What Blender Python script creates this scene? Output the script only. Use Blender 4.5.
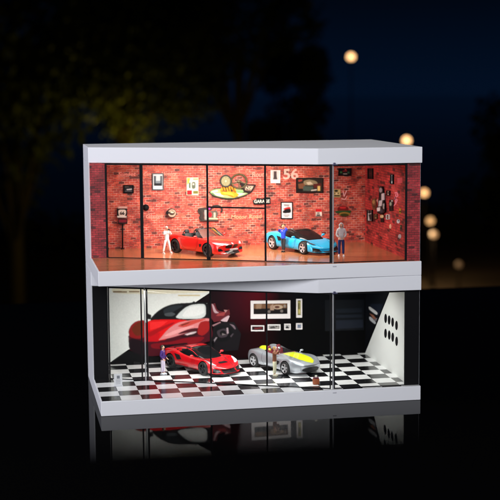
import bpy, bmesh, math, random
import numpy as np
from mathutils import Vector, Matrix
from mathutils.bvhtree import BVHTree
random.seed(7)
SC = bpy.context.scene
for o in list(bpy.data.objects): bpy.data.objects.remove(o)
COL = SC.collection
SC.unit_settings.system = 'METRIC'; SC.unit_settings.scale_length = 0.0082   # one unit is 8.2 mm

# ---------------------------------------------------------------- camera
CAMPOS = Vector((-8.00487, -112.2048, 27.79420))
RIGHT = Vector((0.98294905, -0.18370597, -0.00795494)); UP = Vector((0.03022293, 0.11873648, 0.99246573)); FWD = Vector((0.18137733, 0.97578367, -0.12226405))
F = 1358.529
cam_data = bpy.data.cameras.new('camera'); cam = bpy.data.objects.new('camera', cam_data); COL.objects.link(cam)
cam.matrix_world = Matrix(((RIGHT.x, UP.x, -FWD.x, CAMPOS.x), (RIGHT.y, UP.y, -FWD.y, CAMPOS.y), (RIGHT.z, UP.z, -FWD.z, CAMPOS.z), (0, 0, 0, 1)))
cam_data.sensor_width = 36; cam_data.lens = F/500*36
cam_data.clip_start = 1; cam_data.clip_end = 90000
cam_data.dof.use_dof = True; cam_data.dof.focus_distance = 119.0; cam_data.dof.aperture_fstop = 0.125
SC.camera = cam
SC.render.resolution_x = 1024; SC.render.resolution_y = 1024
SC.render.engine = 'CYCLES'

# ---------------------------------------------------------------- world, lights, exposure
SC.view_settings.view_transform = 'Standard'; SC.view_settings.look = 'None'; SC.view_settings.exposure = 0; SC.view_settings.gamma = 1
W = bpy.data.worlds.new('World'); SC.world = W; W.use_nodes = True
nt = W.node_tree; bg = nt.nodes['Background']
tc = nt.nodes.new('ShaderNodeTexCoord'); sep = nt.nodes.new('ShaderNodeSeparateXYZ'); rmp = nt.nodes.new('ShaderNodeValToRGB')
nt.links.new(tc.outputs['Generated'], sep.inputs[0]); nt.links.new(sep.outputs['Z'], rmp.inputs[0]); nt.links.new(rmp.outputs[0], bg.inputs[0])
rmp.color_ramp.elements[0].position = 0.0; rmp.color_ramp.elements[0].color = (0.0008, 0.0046, 0.015, 1)
rmp.color_ramp.elements[1].position = 0.2; rmp.color_ramp.elements[1].color = (0.0001, 0.0003, 0.0008, 1)
q = rmp.color_ramp.elements.new(.06); q.color = (0.0005, 0.0019, 0.0055, 1)
bg.inputs[1].default_value = 1.0

def area(name, loc, target, sx, sy, power, color=(1, 1, 1), spread=180):
    L = bpy.data.lights.new(name, 'AREA'); L.shape = 'RECTANGLE'; L.size = sx; L.size_y = sy; L.energy = power; L.color = color; L.spread = math.radians(spread)
    o = bpy.data.objects.new(name, L); COL.objects.link(o); o.location = loc
    o.rotation_euler = (Vector(target)-Vector(loc)).to_track_quat('-Z', 'Y').to_euler()
    return o
area('studio_softbox', (-14, -100, 52), (14, 4, 11), 100, 50, 120000, (0.95, 0.955, 1.0))
area('studio_top_softbox', (10, 20, 90), (14, 8, 22), 60, 60, 17000, (1.0, 0.99, 0.97))
area('studio_side_softbox', (-70, 10, 30), (0, 9, 11), 30, 50, 40000, (0.9, 0.9, 1.0))
area('upper_storey_light', (12.6, 7.6, 20.6), (12.9, 11.6, 12), 11, 1.6, 3700, (1.0, 0.92, 0.83))
area('upper_storey_side_light', (23.5, 5.0, 20.62), (23.5, 7, 12), 3.5, 2, 200, (1.0, 0.9, 0.84))
area('lower_storey_light', (13.8, 6.6, 9.5), (14, 8.6, 2), 19, 2.0, 2000, (1.0, 0.99, 0.97))

# ---------------------------------------------------------------- measurements of the case
WID, DEP = 28.0, 16.1
Z1, Z2, Z3, Z4, Z5, Z6 = 1.256, 9.762, 11.052, 12.31, 20.83, 22.21
BACK = 15.2; RW = 27.1
LID = [(0, 9.24), (18.84, 0.27), (28, 0), (28, DEP), (0, DEP)]
def ray(px, py): return FWD + RIGHT*((px-250)/F) - UP*((py-250)/F)
def on_y(px, py, y=BACK):
    v = ray(px, py); t = (y-CAMPOS.y)/v.y; return CAMPOS+v*t
def on_x(px, py, x=RW):
    v = ray(px, py); t = (x-CAMPOS.x)/v.x; return CAMPOS+v*t
def on_z(px, py, z):
    v = ray(px, py); t = (z-CAMPOS.z)/v.z; return CAMPOS+v*t
def at_dist(px, py, w): return CAMPOS + ray(px, py)*w

# ---------------------------------------------------------------- helpers
def lin(c): return tuple(((x/255)/12.92 if x/255 <= .04045 else (((x/255)+.055)/1.055)**2.4) for x in c)
MATS = {}
def mat(name, col, rough=.5, metal=0, spec=.5, coat=0, emit=None, es=1, noise=0, nscale=6, bump=0):
    if name in MATS: return MATS[name]
    m = bpy.data.materials.new(name); m.use_nodes = True; n = m.node_tree; p = n.nodes['Principled BSDF']
    p.inputs['Base Color'].default_value = (*col, 1); p.inputs['Roughness'].default_value = rough; p.inputs['Metallic'].default_value = metal
    p.inputs['Specular IOR Level'].default_value = spec; p.inputs['Coat Weight'].default_value = coat; p.inputs['Coat Roughness'].default_value = .04
    if emit: p.inputs['Emission Color'].default_value = (*emit, 1); p.inputs['Emission Strength'].default_value = es
    if noise or bump:
        t = n.nodes.new('ShaderNodeTexCoord'); q = n.nodes.new('ShaderNodeTexNoise'); q.inputs['Scale'].default_value = nscale; q.inputs['Detail'].default_value = 5
        n.links.new(t.outputs['Object'], q.inputs['Vector'])
        if noise:
            r = n.nodes.new('ShaderNodeMapRange'); r.inputs['From Min'].default_value = .3; r.inputs['From Max'].default_value = .7
            r.inputs['To Min'].default_value = 1-noise; r.inputs['To Max'].default_value = 1+noise*.4
            h = n.nodes.new('ShaderNodeMix'); h.data_type = 'RGBA'; h.blend_type = 'MULTIPLY'; h.inputs[0].default_value = 1
            h.inputs[6].default_value = (*col, 1); n.links.new(q.outputs['Fac'], r.inputs['Value']); n.links.new(r.outputs[0], h.inputs[7]); n.links.new(h.outputs[2], p.inputs['Base Color'])
        if bump:
            b = n.nodes.new('ShaderNodeBump'); b.inputs['Strength'].default_value = bump; b.inputs['Distance'].default_value = .05
            n.links.new(q.outputs['Fac'], b.inputs['Height']); n.links.new(b.outputs[0], p.inputs['Normal'])
    MATS[name] = m; return m
def rgb(c, rough=.45, tag=''): return mat('print_%d_%d_%d%s' % (*c, tag), lin(c), rough, spec=.12 if sum(c) < 140 else .35)

def obj(name, bm, m, parent=None, smooth=False, matrix=None):
    me = bpy.data.meshes.new(name); bm.to_mesh(me); bm.free()
    for mm in (m if isinstance(m, (list, tuple)) else [m]): me.materials.append(mm)
    if smooth:
        for f in me.polygons: f.use_smooth = True
    o = bpy.data.objects.new(name, me); COL.objects.link(o)
    if parent: o.parent = parent
    return o
def tag(o, label=None, cat=None, group=None, kind=None):
    if label: o['label'] = label
    if cat: o['category'] = cat
    if group: o['group'] = group
    if kind: o['kind'] = kind
    return o
def thing(name, label, cat, loc=(0, 0, 0), rotz=0, group=None, scale=1):
    o = bpy.data.objects.new(name, None); COL.objects.link(o); o.location = loc; o.rotation_euler = (0, 0, rotz); o.scale = (scale,)*3
    o.empty_display_size = .5
    return tag(o, label, cat, group)
def bx(bm, x0, x1, y0, y1, z0, z1, bev=0, M=None, mi=0):
    r = bmesh.ops.create_cube(bm, size=1); vs = r['verts']
    for v in vs: v.co = Vector(((x0+x1)/2+v.co.x*(x1-x0), (y0+y1)/2+v.co.y*(y1-y0), (z0+z1)/2+v.co.z*(z1-z0)))
    fs = set(f for v in vs for f in v.link_faces)
    for f in fs: f.material_index = mi
    if bev:
        es = list(set(e for v in vs for e in v.link_edges)); g = bmesh.ops.bevel(bm, geom=es, offset=bev, segments=2, affect='EDGES', profile=.5)
        vs = list(set(v for f in g['faces'] for v in f.verts) | set(v for v in vs if v.is_valid))
    if M: bmesh.ops.transform(bm, matrix=M, verts=[v for v in vs if v.is_valid])
    return vs
def prism(bm, poly, z0, z1, bev=0):
    b = [bm.verts.new((x, y, z0)) for x, y in poly]; t = [bm.verts.new((x, y, z1)) for x, y in poly]; n = len(poly)
    fs = [bm.faces.new(list(reversed(b))), bm.faces.new(t)]
    for i in range(n): fs.append(bm.faces.new((b[i], b[(i+1) % n], t[(i+1) % n], t[i])))
    if bev: bmesh.ops.bevel(bm, geom=list(set(e for f in fs for e in f.edges)), offset=bev, segments=3, affect='EDGES', profile=.5)
def tube(bm, p, q, r0, r1=None, seg=12):
    p = Vector(p); q = Vector(q); d = q-p; r1 = r0 if r1 is None else r1
    r = bmesh.ops.create_cone(bm, cap_ends=True, segments=seg, radius1=r0, radius2=r1, depth=d.length)
    M = Matrix.Translation((p+q)/2) @ d.to_track_quat('Z', 'Y').to_matrix().to_4x4()
    bmesh.ops.transform(bm, matrix=M, verts=r['verts']); return r['verts']
def ball(bm, c, r, s=(1, 1, 1), sub=2, M=None):
    g = bmesh.ops.create_icosphere(bm, subdivisions=sub, radius=r)
    for v in g['verts']: v.co = Vector((c[0]+v.co.x*s[0], c[1]+v.co.y*s[1], c[2]+v.co.z*s[2]))
    if M: bmesh.ops.transform(bm, matrix=M, verts=g['verts'])
    return g['verts']
def bar(bm, a, b, w, d, zup=(0, 0, 1)):
    """rectangular bar from a to b"""
    a = Vector(a); b = Vector(b); ax = (b-a); L = ax.length; ax.normalize(); s = ax.cross(Vector(zup))
    if s.length < 1e-4: s = ax.cross(Vector((0, 1, 0)))
    s.normalize(); t = s.cross(ax)
    M = Matrix((( s.x, t.x, ax.x, (a.x+b.x)/2), (s.y, t.y, ax.y, (a.y+b.y)/2), (s.z, t.z, ax.z, (a.z+b.z)/2), (0, 0, 0, 1)))
    bx(bm, -w/2, w/2, -d/2, d/2, -L/2, L/2, M=M)

# ---------------------------------------------------------------- materials of the case
M_WHITE = mat('white_plastic', (.78, .79, .83), .38, bump=.02, nscale=3)
M_BLACKMETAL = mat('black_frame', (.006, .006, .007), .6, spec=.12)
M_BLACK = mat('black_panel', (.005, .005, .006), .6, spec=.1)
M_EDGE = mat('clear_edge', (.3, .31, .32), .3)
M_LED = mat('light_strip', (.8, .8, .8), .5, emit=(1, .95, .88), es=3)
M_RUB = mat('rubber', (.012, .012, .012), .7)

def brick_material(name, bh, bw, plane, base, mortar, off=0.0, dark=.475):
    m = bpy.data.materials.new(name); m.use_nodes = True; n = m.node_tree; p = n.nodes['Principled BSDF']; L = n.links
    t = n.nodes.new('ShaderNodeTexCoord'); s = n.nodes.new('ShaderNodeSeparateXYZ'); c = n.nodes.new('ShaderNodeCombineXYZ'); L.new(t.outputs['Object'], s.inputs[0])
    L.new(s.outputs['X' if plane == 'xz' else 'Y'], c.inputs[0]); L.new(s.outputs['Z'], c.inputs[1]); c.inputs[2].default_value = off
    # slight waviness of the joints
    nz = n.nodes.new('ShaderNodeTexNoise'); nz.inputs['Scale'].default_value = 3; L.new(c.outputs[0], nz.inputs['Vector'])
    mx = n.nodes.new('ShaderNodeVectorMath'); mx.operation = 'MULTIPLY_ADD'; mx.inputs[1].default_value = (.05, .05, 0); L.new(nz.outputs['Color'], mx.inputs[0]); L.new(c.outputs[0], mx.inputs[2])
    def br(ms):
        b = n.nodes.new('ShaderNodeTexBrick'); b.inputs['Scale'].default_value = 1; b.inputs['Mortar Size'].default_value = ms; b.inputs['Mortar Smooth'].default_value = .25
        b.inputs['Brick Width'].default_value = bw; b.inputs['Row Height'].default_value = bh; b.offset = .5
        b.inputs['Color1'].default_value = (0, 0, 0, 1); b.inputs['Color2'].default_value = (1, 1, 1, 1); b.inputs['Mortar'].default_value = (.5, .5, .5, 1)
        L.new(mx.outputs[0], b.inputs['Vector']); return b
    b = br(.02)
    r = n.nodes.new('ShaderNodeValToRGB'); L.new(b.outputs['Color'], r.inputs[0]); e = r.color_ramp
    e.elements[0].position = 0; e.elements[0].color = (*(x*.22 for x in base), 1)
    e.elements[1].position = 1; e.elements[1].color = (base[0]*1.25, base[1]*1.9, base[2]*1.7, 1)
    for pos, k in ((.07, (.3, .4, .4)), (.12, (.8, .7, .8)), (.5, (1, 1, 1)), (.75, (1.12, 1.35, 1.2))):
        q = e.elements.new(pos); q.color = (base[0]*k[0], base[1]*k[1], base[2]*k[2], 1)
    n2 = n.nodes.new('ShaderNodeTexNoise'); n2.inputs['Scale'].default_value = 1.1; n2.inputs['Detail'].default_value = 8; L.new(c.outputs[0], n2.inputs['Vector'])
    mm = n.nodes.new('ShaderNodeMix'); mm.data_type = 'RGBA'; L.new(b.outputs['Fac'], mm.inputs[0]); L.new(r.outputs[0], mm.inputs[6]); n3 = n.nodes.new('ShaderNodeTexNoise'); n3.inputs['Scale'].default_value = .9; n3.inputs['Detail'].default_value = 7; n3.inputs['Roughness'].default_value = .7; L.new(mx.outputs[0], n3.inputs['Vector'])
    rm = n.nodes.new('ShaderNodeValToRGB'); L.new(n3.outputs['Fac'], rm.inputs[0]); rm.color_ramp.elements[0].position = dark-.05; rm.color_ramp.elements[0].color = (.07, .012, .012, 1); rm.color_ramp.elements[1].position = dark+.08; rm.color_ramp.elements[1].color = (*mortar, 1); L.new(rm.outputs[0], mm.inputs[7])
    mr = n.nodes.new('ShaderNodeMapRange'); mr.inputs['From Min'].default_value = .3; mr.inputs['From Max'].default_value = .72; mr.inputs['To Min'].default_value = .5; mr.inputs['To Max'].default_value = 1.3; L.new(n2.outputs['Fac'], mr.inputs['Value'])
    mu = n.nodes.new('ShaderNodeMix'); mu.data_type = 'RGBA'; mu.blend_type = 'MULTIPLY'; mu.inputs[0].default_value = 1; L.new(mm.outputs[2], mu.inputs[6]); L.new(mr.outputs[0], mu.inputs[7])
    L.new(mu.outputs[2], p.inputs['Base Color']); p.inputs['Roughness'].default_value = .6
    bp = n.nodes.new('ShaderNodeBump'); bp.invert = True; bp.inputs['Strength'].default_value = .35; bp.inputs['Distance'].default_value = .03; L.new(b.outputs['Fac'], bp.inputs['Height']); L.new(bp.outputs[0], p.inputs['Normal'])
    return m
BR_BASE = (.52, .062, .036); BR_MORT = (.76, .42, .33)
M_BRICK = brick_material('red_brick', .22, .5, 'xz', BR_BASE, BR_MORT)
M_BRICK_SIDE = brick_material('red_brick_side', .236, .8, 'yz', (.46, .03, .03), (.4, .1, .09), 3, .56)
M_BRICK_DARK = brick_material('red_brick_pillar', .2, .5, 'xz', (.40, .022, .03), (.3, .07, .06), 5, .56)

def wood_floor():
    m = bpy.data.materials.new('wood_planks'); m.use_nodes = True; n = m.node_tree; p = n.nodes['Principled BSDF']; L = n.links
    t = n.nodes.new('ShaderNodeTexCoord'); mp = n.nodes.new('ShaderNodeMapping'); mp.inputs['Rotation'].default_value = (0, 0, 0); L.new(t.outputs['Object'], mp.inputs[0])
    b = n.nodes.new('ShaderNodeTexBrick'); b.inputs['Scale'].default_value = 1; b.inputs['Mortar Size'].default_value = .012; b.inputs['Brick Width'].default_value = 5.5; b.inputs['Row Height'].default_value = .9
    b.inputs['Color1'].default_value = (.44, .155, .065, 1); b.inputs['Color2'].default_value = (.5, .19, .08, 1); b.inputs['Mortar'].default_value = (.3, .09, .035, 1); L.new(mp.outputs[0], b.inputs['Vector'])
    m2 = n.nodes.new('ShaderNodeMapping'); m2.inputs['Scale'].default_value = (.6, 6, 1); L.new(t.outputs['Object'], m2.inputs[0])
    q = n.nodes.new('ShaderNodeTexNoise'); q.inputs['Scale'].default_value = 2; q.inputs['Detail'].default_value = 6; L.new(m2.outputs[0], q.inputs['Vector'])
    mr = n.nodes.new('ShaderNodeMapRange'); mr.inputs['From Min'].default_value = .3; mr.inputs['From Max'].default_value = .7; mr.inputs['To Min'].default_value = .8; mr.inputs['To Max'].default_value = 1.12; L.new(q.outputs['Fac'], mr.inputs['Value'])
    mu = n.nodes.new('ShaderNodeMix'); mu.data_type = 'RGBA'; mu.blend_type = 'MULTIPLY'; mu.inputs[0].default_value = 1; L.new(b.outputs['Color'], mu.inputs[6]); L.new(mr.outputs[0], mu.inputs[7])
    L.new(mu.outputs[2], p.inputs['Base Color']); p.inputs['Roughness'].default_value = .17
    return m
def checker_floor():
    m = bpy.data.materials.new('checker_tiles'); m.use_nodes = True; n = m.node_tree; p = n.nodes['Principled BSDF']; L = n.links
    t = n.nodes.new('ShaderNodeTexCoord'); mp = n.nodes.new('ShaderNodeMapping'); mp.vector_type = 'POINT'
    s = 1/1.755; mp.inputs['Location'].default_value = (-.0*s, -.12*s+3, .5); mp.inputs['Scale'].default_value = (s, s*1.755/1.79, 0)
    L.new(t.outputs['Object'], mp.inputs[0])
    c = n.nodes.new('ShaderNodeTexChecker'); c.inputs['Scale'].default_value = 1; c.inputs['Color1'].default_value = (.012, .012, .013, 1); c.inputs['Color2'].default_value = (.86, .87, .86, 1)
    L.new(mp.outputs[0], c.inputs['Vector'])
    q = n.nodes.new('ShaderNodeTexNoise'); q.inputs['Scale'].default_value = 2.5; q.inputs['Detail'].default_value = 6; L.new(t.outputs['Object'], q.inputs['Vector'])
    mr = n.nodes.new('ShaderNodeMapRange'); mr.inputs['To Min'].default_value = .14; mr.inputs['To Max'].default_value = .18; L.new(q.outputs['Fac'], mr.inputs['Value']); L.new(mr.outputs[0], p.inputs['Roughness'])
    L.new(c.outputs['Color'], p.inputs['Base Color']); p.inputs['Specular IOR Level'].default_value = .6
    return m
def glass_material(name, tint, gl=.5):
    m = bpy.data.materials.new(name); m.use_nodes = True; n = m.node_tree; n.nodes.clear(); L = n.links
    o = n.nodes.new('ShaderNodeOutputMaterial'); mx = n.nodes.new('ShaderNodeMixShader'); t = n.nodes.new('ShaderNodeBsdfTransparent'); g = n.nodes.new('ShaderNodeBsdfGlossy'); f = n.nodes.new('ShaderNodeFresnel'); k = n.nodes.new('ShaderNodeMath')
    t.inputs[0].default_value = (*tint, 1); g.inputs['Roughness'].default_value = .02; f.inputs['IOR'].default_value = 1.45; k.operation = 'MULTIPLY'; k.inputs[1].default_value = gl
    L.new(f.outputs[0], k.inputs[0]); L.new(k.outputs[0], mx.inputs[0]); L.new(t.outputs[0], mx.inputs[1]); L.new(g.outputs[0], mx.inputs[2]); L.new(mx.outputs[0], o.inputs[0]); return m
M_GLASS = glass_material('clear_glass', (.97, .975, .97), .7)
M_GLASS_DIM = glass_material('smoked_glass', (.84, .82, .82), .6)
M_WINDSHIELD = glass_material('windshield_glass', (.75, .8, .82), 1.0)

# ---------------------------------------------------------------- the setting: glossy table, ground, water
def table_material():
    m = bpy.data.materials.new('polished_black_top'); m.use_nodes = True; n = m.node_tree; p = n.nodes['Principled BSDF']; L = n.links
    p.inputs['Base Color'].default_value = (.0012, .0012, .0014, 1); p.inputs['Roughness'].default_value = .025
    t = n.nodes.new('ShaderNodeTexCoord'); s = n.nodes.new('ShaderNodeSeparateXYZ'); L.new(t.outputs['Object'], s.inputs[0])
    # fade-out of the reflection towards the front, put into the specular level
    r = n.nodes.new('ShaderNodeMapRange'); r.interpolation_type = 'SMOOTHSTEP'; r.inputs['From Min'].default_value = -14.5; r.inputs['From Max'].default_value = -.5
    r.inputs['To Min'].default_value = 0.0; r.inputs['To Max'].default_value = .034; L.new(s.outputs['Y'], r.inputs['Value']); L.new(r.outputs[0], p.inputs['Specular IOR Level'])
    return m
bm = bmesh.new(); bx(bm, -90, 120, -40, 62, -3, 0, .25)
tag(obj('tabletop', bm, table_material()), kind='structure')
GZ = -975.0
bm = bmesh.new(); g = bmesh.ops.create_grid(bm, x_segments=2, y_segments=2, size=1)
for v in g['verts']: v.co = Vector((v.co.x*60000, v.co.y*50000+49000, GZ))
tag(obj('ground', bm, mat('night_ground', (.09, .07, .045), .8, noise=.4, nscale=.004)), kind='structure')
bm = bmesh.new(); g = bmesh.ops.create_grid(bm, x_segments=2, y_segments=2, size=1)
for v in g['verts']: v.co = Vector((v.co.x*50000+9000, v.co.y*45000+54000, GZ+8))
mw = mat('lake_water', (.002, .0035, .007), .05, spec=.9)
tag(obj('water', bm, mw), kind='structure')

# ---------------------------------------------------------------- display case
def door_points(y_kink=.45):
    G0 = Vector((1.5, 8.75)); K = Vector((20.0, y_kink)); E = Vector((26.66, y_kink))
    return G0, K, E
def storey(name, label, zb0, zb1, zl0, zl1, upper):
    t = thing(name, label, 'display case', (14, 8, zb0)); t.location = (0, 0, 0)
    bm = bmesh.new(); bx(bm, 0, WID, 0, DEP, zb0+.003, zb1, .05); obj('base', bm, M_WHITE, t, True)
    bm = bmesh.new(); prism(bm, LID, zl0, zl1-.003, .05); obj('lid', bm, M_WHITE, t, True)
    for ch in t.children:
        md = ch.modifiers.new('n', 'WEIGHTED_NORMAL'); md.keep_sharp = True
    fl = wood_floor() if upper else checker_floor()
    bm = bmesh.new(); bx(bm, .12, WID-.12, .12, BACK+.2, zb1-.02, zb1+.012); obj('floor', bm, fl, t)
    wall_m = M_BRICK if upper else M_BLACK
    # back wall in brick or black, outer skin white
    bm = bmesh.new(); bx(bm, .1, WID-.1, BACK, BACK+.25, zb1+.012, zl0-.002); bw = obj('back_wall', bm, wall_m, t)
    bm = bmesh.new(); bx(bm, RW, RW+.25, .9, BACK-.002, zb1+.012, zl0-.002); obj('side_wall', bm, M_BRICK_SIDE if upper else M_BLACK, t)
    bm = bmesh.new(); bx(bm, .1, .35, 9.2, BACK-.002, zb1+.012, zl0-.002); obj('side_wall', bm, M_BRICK_SIDE if upper else M_BLACK, t)
    bm = bmesh.new(); bx(bm, 0, .1, 9.26, DEP, zb1, zl0); bx(bm, .1, WID-.1, BACK+.25, DEP, zb1, zl0); bx(bm, WID-.1, WID, .5, DEP, zb1, zl0); obj('outer_shell', bm, M_WHITE, t)
    pm = M_BRICK_DARK if upper else M_BLACK
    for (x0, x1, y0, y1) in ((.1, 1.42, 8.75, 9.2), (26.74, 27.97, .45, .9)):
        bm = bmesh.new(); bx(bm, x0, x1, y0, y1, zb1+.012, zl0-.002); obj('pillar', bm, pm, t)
    G0, K, E = door_points(); h0, h1 = zb1+.012, zl0
    def P2(x): 
        if x <= K.x: f = (x-G0.x)/(K.x-G0.x); return G0.lerp(K, f)
        return Vector((x, K.y))
    posts = ([(1.5, .16), (4.5, .26), (10.02, .15), (14.75, .15), (20.0, .2), (26.7, .17)] if upper
             else [(1.5, .1), (4.3, .1), (4.78, .13), (10.15, .12), (14.8, .12), (19.95, .1), (20.3, .1), (26.7, .1)])
    # two hinged doors: each one frame, panes and hinges
    for side in (0, 1):
        xs = [(x, w) for x, w in posts if (x <= 20.01 if side == 0 else x > 20.01)]
        if side == 1 and upper: xs = [(20.2, .05), (26.7, .17)]
        a, b = (1.5, 20.0) if side == 0 else (20.0, 26.7)
        bm = bmesh.new(); A = P2(a); B = P2(b)
        if side == 1: A = A+Vector((.14, 0))
        for x, w in (xs if not (side == 1 and upper) else xs[1:]):
            q = P2(x); dr = (B-A).normalized()
            bar(bm, (q.x, q.y, h0+.02), (q.x, q.y, h1-.02), w, .12, (-dr.y, dr.x, 0))
        bar(bm, (A.x, A.y, h0+.05), (B.x, B.y, h0+.05), .08, .07)
        bar(bm, (A.x, A.y, h1-.1), (B.x, B.y, h1-.1), .08, .16)
        if side == 0 and upper:
            q0, q1 = P2(10.02), P2(14.75); zt = 17.02
            bar(bm, (q0.x, q0.y, zt), (q1.x, q1.y, zt-.04), .1, .13)
            q = P2(10.02); bx(bm, q.x-.12, q.x+.22, q.y-.12, q.y+.1, h0, h0+.35, .03)
        fr = obj('door_frame', bm, M_BLACKMETAL, t)
        xs2 = [a]+[x for x, w in xs if a+.3 < x < b-.3]+[b]
        if not upper and side == 0: xs2 = [1.5, 4.3, 4.78, 10.15, 14.8, 20.0]
        for i in range(len(xs2)-1):
            p, q = P2(xs2[i]), P2(xs2[i+1]); d = (q-p).normalized()*.03; p = p+d; q = q-d
            bm = bmesh.new(); bar(bm, (p.x, p.y, (h0+h1)/2), (q.x, q.y, (h0+h1)/2), .04, h1-h0-.2)
            obj('glass_pane', bm, M_GLASS_DIM if upper and (side == 1 or i == 0) else M_GLASS, t)
    # clear polished edge strips where the doors meet and beside the second post
    bm = bmesh.new(); q = P2(20.0)
    bx(bm, q.x+.13, q.x+.24, q.y-.07, q.y+.05, h0, h1-.03)
    if not upper: 
        q = P2(4.6); obj('clear_edge_strip', bm, M_EDGE, t); bm = bmesh.new(); bx(bm, q.x-.05, q.x+.05, q.y-.06, q.y+.06, h0, h1-.03)
    obj('clear_edge_strip', bm, M_EDGE, t)
    bm = bmesh.new(); 
    bx(bm, 20.05, 20.5, -.03, .35, zl0-.07, zl0+.02, .02); bx(bm, 20.12, 20.3, -.09, .1, zl0+.0, zl0+.16, .03)
    obj('hinge', bm, mat('hinge_metal', (.12, .12, .2), .35, .6), t)
    bm = bmesh.new(); bx(bm, 20.05, 20.4, -.025, .3, zb1-.28, zb1-.16, .03)
    obj('hinge', bm, mat('hinge_white', (.5, .5, .55), .35), t)
    # light strip under the lid
    bm = bmesh.new()
    bar(bm, (6.5, 8.7, zl0-.05), (20.5, 3.2, zl0-.05), .5, .09)
    obj('light_strip', bm, M_LED, t)
    return t
storey('upper_showcase', 'upper white display case with red brick walls and wooden floor', Z3, Z4, Z5, Z6, True)
storey('lower_showcase', 'lower white display case with black walls and checkered floor on the tabletop', 0, Z1, Z2, Z3, False)

# ---------------------------------------------------------------- wall graphics: flat prints at their real size on the walls
FONT = {}
def text_mesh(txt, size, shear=0, thick=0.01):
    """letters as a flat-ish mesh in the XZ plane, origin at the middle"""
    cu = bpy.data.curves.new('letters', 'FONT'); cu.body = txt; cu.size = size; cu.align_x = 'CENTER'; cu.align_y = 'CENTER'; cu.extrude = thick; cu.shear = shear; cu.resolution_u = 3; cu.offset = size*.025
    o = bpy.data.objects.new('letters', cu); COL.objects.link(o); bpy.context.view_layer.update()
    me = bpy.data.meshes.new_from_object(o.evaluated_get(bpy.context.evaluated_depsgraph_get()))
    bm = bmesh.new(); bm.from_mesh(me); bpy.data.objects.remove(o); bpy.data.curves.remove(cu); bpy.data.meshes.remove(me)
    bmesh.ops.transform(bm, matrix=Matrix.Rotation(math.radians(90), 4, 'X'), verts=bm.verts)
    return bm
class Wall:
    def __init__(s, kind, lower=False):
        s.kind = kind; s.pos = BACK if kind == 'back' else RW
    def pt(s, px, py, off):
        if s.kind == 'back': p = on_y(px, py, s.pos); return Vector((p.x, p.y-off, p.z))
        p = on_x(px, py, s.pos); return Vector((p.x-off, p.y, p.z))
BK = Wall('back'); RT = Wall('right')
def plate(bm, wall, poly, off0, off1, mi=0):
    """polygon given at its place on the wall, from off0 to off1 in front of the wall"""
    a = [bm.verts.new(wall.pt(x, y, off0)) for x, y in poly]; b = [bm.verts.new(wall.pt(x, y, off1)) for x, y in poly]; n = len(poly)
    fs = [bm.faces.new(b), bm.faces.new(list(reversed(a)))]
    for i in range(n): fs.append(bm.faces.new((a[i], a[(i+1) % n], b[(i+1) % n], b[i])))
    for f in fs: f.material_index = mi
INK = bpy.data.materials.new('printed_ink'); INK.use_nodes = True
_a = INK.node_tree.nodes.new('ShaderNodeAttribute'); _a.attribute_name = 'ink'; INK.node_tree.links.new(_a.outputs['Color'], INK.node_tree.nodes['Principled BSDF'].inputs['Base Color'])
INK.node_tree.nodes['Principled BSDF'].inputs['Roughness'].default_value = .5; INK.node_tree.nodes['Principled BSDF'].inputs['Specular IOR Level'].default_value = .15
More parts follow.
